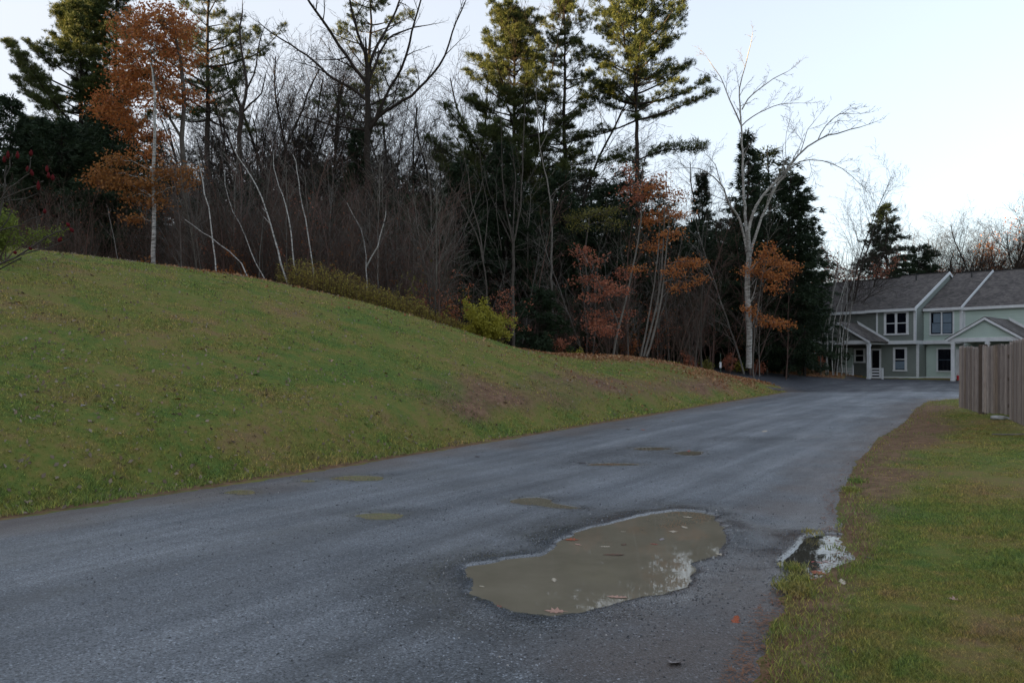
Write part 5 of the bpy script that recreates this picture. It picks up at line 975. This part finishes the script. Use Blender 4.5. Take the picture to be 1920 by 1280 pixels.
# ------------------------------------------------------------------ leaf litter (mass)
lit = foliage_mat('leaf_litter', [(.10, .042, .022), (.21, .085, .036), (.29, .135, .062), (.42, .28, .15), (.27, .10, .04)], .1, .8, 1.2)
x, y = cand(420000, 300, 1720, 22, 62, 1.01); li = litter_mask(x, y); k = (rng.random(len(x)) < li * .85 + .012) & (asd(x, y) < -.02) & ((ts(x, y)[1] > .4)); x, y = x[k], y[k]
k = ~((x > 21.5) & (y < 57) & (asd(x, y) > -.3)) & ~((HV[0] * (x - HO[0]) + HV[1] * (y - HO[1]) > -.2) & (x > 20)); x, y = x[k][:130000], y[k][:130000]
P_ = np.stack([x, y, zbase(x, y) + .03 + .02 * rng.random(len(x))], -1); me = leaves_mesh('fallen_leaves', P_, .10, rng, .75)
tag(link('fallen_leaves', me, lit), 'carpet of fallen brown leaves along the edge of the wood and the mound by the driveway', 'fallen leaves', kind='stuff')
x, y = cand(42000, -60, 1500, 8, 36, .9); t_, s_ = ts(x, y); W_ = np.interp(t_, TC, WC); k = (s_ > .1) & (s_ < W_ + .5) & (rng.random(len(x)) < .25 + .75 * sstep(-5, 0, s_ - W_)); x, y = x[k], y[k]
P_ = np.stack([x, y, zbase(x, y) + .045], -1); tag(link('fallen_leaves', leaves_mesh('fallen_leaves', P_, .07, rng, .6), foliage_mat('small_pale_leaves', [(.10, .06, .04), (.2, .15, .11), (.30, .25, .19), (.26, .10, .045)], .1, .8, 2)), 'small pale and brown leaf bits strewn over the left lawn', 'leaf bits', kind='stuff')
# pine needles and leaf crumbs along the right edge of the road
x, y = cand(60000, 1150, 1800, 3.2, 28, 1.05); rs = rsd(x, y); k = (rs > -.16) & (rs < .28 + .9 * (y > 9)) & (rng.random(len(x)) < .6 * np.exp(-np.abs(rs - .02) / .25)); x, y = x[k], y[k]; a = rng.uniform(0, 6.28, len(x)); l = rng.uniform(.03, .07, len(x)); w = .0016 + .0006 * y; zz = np.maximum(zroad(x, y)[0], zbase(x, y) - .02) + .012
p0 = np.stack([x, y, zz], -1); d = np.stack([np.cos(a) * l, np.sin(a) * l, .006 * rng.random(len(x))], -1); s = np.stack([-np.sin(a) * w, np.cos(a) * w, 0 * a], -1)
V = np.stack([p0 - s, p0 + s, p0 + d], 1).reshape(-1, 3); tag(link('pine_straw', np_mesh('pine_straw', V, np.arange(len(V)).reshape(-1, 3), 3), simple_mat('pine_straw', (.24, .12, .075), (.15, .08, .05), 4, .9, .1)), 'rusty pine needles gathered along the right edge of the asphalt', 'pine needles', kind='stuff')
# ------------------------------------------------------------------ gravel crumbs on the broken asphalt
n = 52000; x, y = cand(n, 150, 1750, 3.3, 20, 1.3); as_ = asd(x, y); dens = .10 + 0 * x
for lab, P, lv, dp in PUD:
    A = np.array(P); lo, hi = A.min(0) - 1.6, A.max(0) + 1.6; m_ = (x > lo[0]) & (x < hi[0]) & (y > lo[1]) & (y < hi[1])
    if m_.any(): sd = poly_sd(x[m_], y[m_], P); dens[m_] = np.maximum(dens[m_], np.where(sd < .0, np.exp(sd / .42), 0)); dens[m_] = np.where(sd > .01, 0, dens[m_])
for cx, cy in DENTS: dens = np.maximum(dens, .8 * np.exp(-(((x - cx) / .6) ** 2 + ((y - cy) / .5) ** 2)))
k = (rng.random(n) < dens) & (as_ > 0); x, y = x[k], y[k]; n = len(x); z = zroad(x, y)[0]; r = (.0028 + .006 * rng.random(n) ** 3)[:, None, None] * (1 + .06 * y)[:, None, None]
octa = np.array([[1, 0, 0], [-.5, .87, 0], [-.5, -.87, 0], [0, 0, .8], [0, 0, -.5]]); J = octa[None] * r * rng.uniform(.6, 1.3, (n, 5, 3)); an = rng.uniform(0, 6.28, n); c, s = np.cos(an)[:, None], np.sin(an)[:, None]
V = np.stack([J[..., 0] * c - J[..., 1] * s + x[:, None], J[..., 0] * s + J[..., 1] * c + y[:, None], J[..., 2] + z[:, None] + .001], -1).reshape(-1, 3); i = np.arange(n)[:, None] * 5
Fq = np.concatenate([i + np.array([q]) for q in ([0, 1, 3], [1, 2, 3], [2, 0, 3], [1, 0, 4], [2, 1, 4], [0, 2, 4])])
gv, N, L, B = new_mat('gravel'); L.new(ramp(N, L, N.new('ShaderNodeNewGeometry').outputs['Random Per Island'], [(0, (.03, .032, .036)), (.6, (.09, .092, .10)), (.9, (.16, .16, .17)), (1, (.42, .40, .38))]), B.inputs['Base Color']); B.inputs['Roughness'].default_value = .6
tag(link('gravel', np_mesh('gravel', V, Fq, 3), gv), 'loose grey gravel crumbs around the potholes and puddles', 'gravel', kind='stuff')
# ------------------------------------------------------------------ single fallen leaves
LM = {'rust': simple_mat('rust_leaf', (.34, .085, .03), (.22, .05, .02), 12, .6, .3), 'red': simple_mat('red_leaf', (.38, .05, .025), (.20, .03, .02), 12, .5, .4), 'pale': simple_mat('pale_tan_leaf', (.46, .40, .31), (.34, .28, .21), 12, .6, .3), 'pink': simple_mat('pinkish_leaf', (.42, .25, .19), (.30, .17, .13), 12, .6, .3),
      'brown': simple_mat('brown_leaf', (.13, .075, .045), (.08, .045, .03), 12, .7, .3), 'grey': simple_mat('greyish_leaf', (.28, .25, .25), (.2, .17, .17), 12, .6, .3), 'dark': simple_mat('dark_leaf', (.05, .035, .028), None, 12, .7, .3)}
def leaf_mesh(seed, kind):
    r = random.Random(seed); out = []; lobes = 5 if kind == 'maple' else 7; 
    if kind == 'oak': prof = [(0, -.62, .012), (0, -.5, .05), (0, -.32, .20), (0, -.24, .08), (0, -.08, .30), (0, .0, .10), (0, .16, .27), (0, .22, .10), (0, .36, .16), (0, .5, 0)]
    else: prof = [(0, -.62, .012), (0, -.40, .04), (0, -.42, .26), (0, -.20, .16), (0, -.12, .50), (0, .05, .20), (0, .18, .42), (0, .22, .12), (0, .38, .10), (0, .55, 0)]
    cv = r.uniform(.15, .7); tw = r.uniform(-.4, .4); L_ = []
    for sg in (1, -1):
        for (_, yy, xx) in (prof if sg == 1 else prof[-2::-1]): L_.append((xx * sg * r.uniform(.85, 1.15), yy + r.uniform(-.02, .02)))
    V = [(0, yy, 0) for (_, yy, _) in prof]; nm = len(prof); 
    for sg in (1, -1):
        for (_, yy, xx) in prof: w = xx * r.uniform(.85, 1.15) + .006; V.append((w * sg, yy + r.uniform(-.02, .02) + (.06 if xx > .25 else 0), 0))
    V = [(x_, y_, cv * (x_ * x_ * .9 + .30 * max(y_, -.2) ** 2) + tw * x_ * y_ + .01) for x_, y_, _ in V]; Fc = []
    for i in range(nm - 1): Fc.append((i, nm + i, nm + i + 1, i + 1)); Fc.append((i, i + 1, 2 * nm + i + 1, 2 * nm + i))
    return V, Fc
LFC = {}
def leaf(px, py, size, col, kind, label, group=None, y=None, floating=None, rz=None, xy=None):
    r = random.Random(int(px * 13 + py * 7)); key = (col, kind, r.randrange(3))
    if key not in LFC:
        V, Fc = leaf_mesh(hash(kind) % 7 + key[2] * 5 + len(col), kind); me = bpy.data.meshes.new('leaf'); me.from_pydata(V, [], Fc); me.materials.append(LM[col]); LFC[key] = me
    o = bpy.data.objects.new('fallen_leaf', LFC[key]); C.objects.link(o)
    if xy is None: y = solve_y(py); xy = (PX(px, y), y)
    z = floating if floating is not None else (max(float(zroad(np.array([xy[0]]), np.array([xy[1]]))[0][0]), float(zbase(np.array([xy[0]]), np.array([xy[1]]))[0]) if asd(np.array(xy[0]), np.array(xy[1])) < 0 else -9) + (.004 if asd(np.array(xy[0]), np.array(xy[1])) > 0 else .035))
    s = size * 1.0; o.location = (xy[0], xy[1], z); o.scale = (s, s, s * (.5 if floating is not None else 1)); o.rotation_euler = (0 if floating is not None else r.uniform(-.3, .3), 0 if floating is not None else r.uniform(-.3, .3), r.uniform(0, 6.28) if rz is None else rz)
    tag(o, label, 'leaf', group); return o
W0 = -.006
for a, b, s, c, k, lab in [(1290, 968, .11, 'pale', 'oak', 'pale tan leaf floating near the far end of the large brown puddle'), (1284, 987, .11, 'pale', 'oak', 'pale curled leaf floating just below the farthest one in the brown puddle'), (1262, 995, .10, 'pale', 'maple', 'small pale leaf with pointed lobes in the far half of the brown puddle'), (1241, 1009, .10, 'grey', 'oak', 'greyish leaf floating right above the orange leaf in the brown puddle'),
        (1226, 1018, .07, 'red', 'oak', 'small bright orange-red leaf in the middle of the brown puddle'), (1170, 1019, .09, 'brown', 'oak', 'small brown leaf floating upright-pointed left of the orange-red one'), (1135, 1023, .09, 'pale', 'oak', 'thin pale leaf floating left of the small brown leaf'), (1152, 1038, .17, 'brown', 'oak', 'large flat brown leaf floating in the centre of the brown puddle'), (1072, 1010, .13, 'rust', 'maple', 'orange-red leaf at the upper left rim of the brown puddle'), (1084, 1019, .08, 'pink', 'oak', 'pink leaf just right of the orange-red leaf on the puddle rim'), (1169, 995, .05, 'pale', 'oak', 'tiny pale leaf alone near the upper rim of the brown puddle'),
        (904, 1097, .05, 'pale', 'oak', 'tiny pale leaf near the left end of the brown puddle'), (1039, 1085, .09, 'pale', 'oak', 'faint pale leaf in the left half of the brown puddle'), (1159, 1117, .13, 'pink', 'oak', 'pinkish leaf floating near the lower right rim of the brown puddle'), (1041, 1143, .14, 'pink', 'maple', 'pale pink maple leaf at the nearest rim of the brown puddle'), (932, 1136, .09, 'red', 'maple', 'curled dark red leaf at the lower left rim of the brown puddle'), (1353, 1038, .12, 'pale', 'oak', 'pale yellow leaf at the right rim of the brown puddle'),
        (1524, 1051, .05, 'red', 'oak', 'leftmost of three small red leaves floating in the clear puddle'), (1536, 1052, .05, 'red', 'oak', 'middle one of three small red leaves floating in the clear puddle'), (1547, 1051, .05, 'red', 'oak', 'rightmost of three small red leaves floating in the clear puddle'), (1536, 1072, .15, 'rust', 'maple', 'big rust coloured maple leaf at the near rim of the clear puddle')]:
    leaf(a, b, s * .95, c, k, lab, 'leaves floating in the puddles', floating=W0)
for a, b, s, c, k, lab in [(1379, 1163, .11, 'rust', 'oak', 'orange and pale leaf lying on the asphalt left of the grass corner'), (1267, 1243, .11, 'grey', 'maple', 'grey-brown leaf on the asphalt at the bottom of the picture'), (1524, 1095, .07, 'rust', 'oak', 'small rust leaf in the grass below the clear puddle'), (1580, 1100, .09, 'pale', 'oak', 'tan leaf on the grass right below the clear puddle'), (1600, 1238, .09, 'dark', 'oak', 'dark curled leaf deep in the near right grass'), (1887, 974, .12, 'rust', 'oak', 'rust leaf on the right lawn close to the picture edge'),
        (1850, 1048, .09, 'rust', 'oak', 'reddish brown leaf in the long grass right of the clear puddle'), (1794, 1140, .10, 'pink', 'maple', 'dull pink leaf in the bright green part of the right lawn'), (1659, 939, .12, 'brown', 'oak', 'brown leaf on the bare strip right of the road'), (1630, 1055, .10, 'dark', 'oak', 'dark twiggy leaf at the right tip of the clear puddle'), (1178, 805, .17, 'pale', 'oak', 'pale leaf on the road beside a rust one near the left verge'), (1206, 806, .14, 'rust', 'oak', 'rust leaf on the road right of the pale leaf near the left verge'), (895, 856, .16, 'rust', 'oak', 'rust leaf on the road by the left verge, nearest to the camera there'), (1262, 790, .18, 'brown', 'oak', 'brown leaf far up the road'), (1290, 845, .12, 'red', 'oak', 'red leaf on the rim of the farthest small puddle'), (1090, 868, .14, 'red', 'oak', 'dark red leaf at the left end of the rough patch'), (1434, 809, .16, 'pale', 'oak', 'pale leaf on the road above the dark pothole'),
        (658, 893, .09, 'pale', 'oak', 'pale leaf caught in the long puddle by the verge')]:
    leaf(a, b, s, c, k, lab)
r_ = random.Random(91); zones = {}
for i in range(230):
    t_ = r_.uniform(-3, 33); Wt = float(np.interp(t_, TC, WC)); s_ = r_.uniform(.25, Wt) if i % 3 else r_.uniform(.25, 3.2); x_ = AX + DX * t_ - DY * s_; y_ = AY + DY * t_ + DX * s_
    pxx = CX + F * x_ / y_
    if y_ < 6 or pxx < 2: continue
    col = r_.choice(['pale', 'pink', 'rust', 'brown', 'brown', 'grey', 'grey', 'dark', 'red']); kd = r_.choice(['oak', 'maple'])
    w1 = {'pale': 'pale tan', 'pink': 'pinkish', 'rust': 'rust coloured', 'brown': 'brown', 'grey': 'greyish', 'dark': 'dark', 'red': 'red'}[col]; zn = 'low on the left lawn' if s_ < 3 else ('high on the left lawn' if s_ > Wt - 3.5 else 'mid slope on the left lawn')
    o = leaf(pxx, 1000 + i, r_.uniform(.10, .17), col, kd, f'{w1} fallen leaf lying {zn}', 'leaves scattered over the left lawn', xy=(x_, y_)); zones.setdefault((w1, zn), []).append((pxx, o))
for i in range(34):
    y_ = r_.uniform(5, 24); x_ = PX(r_.uniform(1500, 1915), y_)
    if rsd(np.array(x_), np.array(y_)) < .15: continue
    col = r_.choice(['brown', 'rust', 'pale', 'grey', 'dark']); w1 = {'pale': 'pale', 'rust': 'rust', 'brown': 'brown', 'grey': 'greyish', 'dark': 'dark'}[col]; zn = 'in the grass right of the road'
    o = leaf(CX + F * x_ / y_, 2000 + i, r_.uniform(.06, .11), col, 'oak', f'small {w1} leaf {zn}', 'leaves scattered over the right lawn', xy=(x_, y_)); zones.setdefault((f'small {w1}', zn), []).append((CX + F * x_ / y_, o))
ORD = ['leftmost'] + [w + ' from left' for w in ['second', 'third', 'fourth', 'fifth', 'sixth', 'seventh', 'eighth', 'ninth'] + [f'{q}th' for q in range(10, 21)] + ['21st', '22nd', '23rd'] + [f'{q}th' for q in range(24, 31)] + ['31st', '32nd', '33rd'] + [f'{q}th' for q in range(34, 60)]]
def single_out(members, what, where):
    """members: (px, obj). numbers neighbours off from the left so that each label fits one thing"""
    members.sort(key=lambda q: q[0]); n = len(members)
    for i, (_, o) in enumerate(members):
        if n == 1: o['label'] = f'{what} {where}'
        else: o['label'] = f'{what} {where}, {"rightmost" if i == n - 1 else ORD[i]} of {n}'
for (w1, zn), ms in zones.items(): single_out(ms, f'{w1} fallen leaf' if 'left' in zn else f'{w1} leaf', zn)
LAND = [(20, 'the red sumac cones'), (75, 'the left pine boughs'), (150, 'the gold-lit left pine'), (215, 'the slim left pine'), (290, 'the pale oak stem'), (350, 'the grey oak trunk'), (405, 'the upright slim birch'), (460, 'the forked dark tree'), (510, 'the longest leaning birch'), (555, 'the middle birches'), (600, 'the rightmost birch'), (645, 'the goldenrod start'), (690, 'the big spreading tree'), (745, 'the goldenrod middle'), (795, 'the pinkish red bush'), (860, 'the left-leaning maple'), (912, 'the yellow-green bush'), (962, 'the many-stemmed maple'),
        (1010, 'the low green hemlock'), (1063, 'the narrow middle pine'), (1110, 'the olive-leaved tree'), (1160, 'the leaning stem'), (1200, 'the broad lopsided pine'), (1250, 'the clump of pale stems'), (1300, 'the small scarlet shrub'), (1351, 'the marker post'), (1404, 'the white birch'), (1478, 'the broad dark hemlock'), (1560, 'the slim birch clump'), (1690, 'the sage roof'), (1760, 'the mint roof'), (1820, 'the mint roof vent'), (1880, 'the mint roof end'), (1930, 'the right picture edge')]
bk = {}
for px, o, what, prep in CROWD:
    l = min(LAND, key=lambda q: abs(q[0] - px)); bk.setdefault((what, prep, l[1]), []).append((px, o))
for (what, prep, l), ms in bk.items(): single_out(ms, what, f'{prep} {l}')
for o in scn.objects:
    if 'label' in o and len(o['label'].split()) > 16: print('LONG', o['label'])
# broken stick on the right lawn
mb = MB(); q = [(PX(1860, 15.6), 15.6), (PX(1890, 15.4), 15.4), (PX(1925, 15.3), 15.3)]; mb.tube([(a, b, GZ(a, b) + .05) for a, b in q], [.012, .016, .012], 6); tag(mb.build('fallen_stick', M['bark_pale']), 'thin broken stick lying on the right lawn in front of the fence', 'stick')
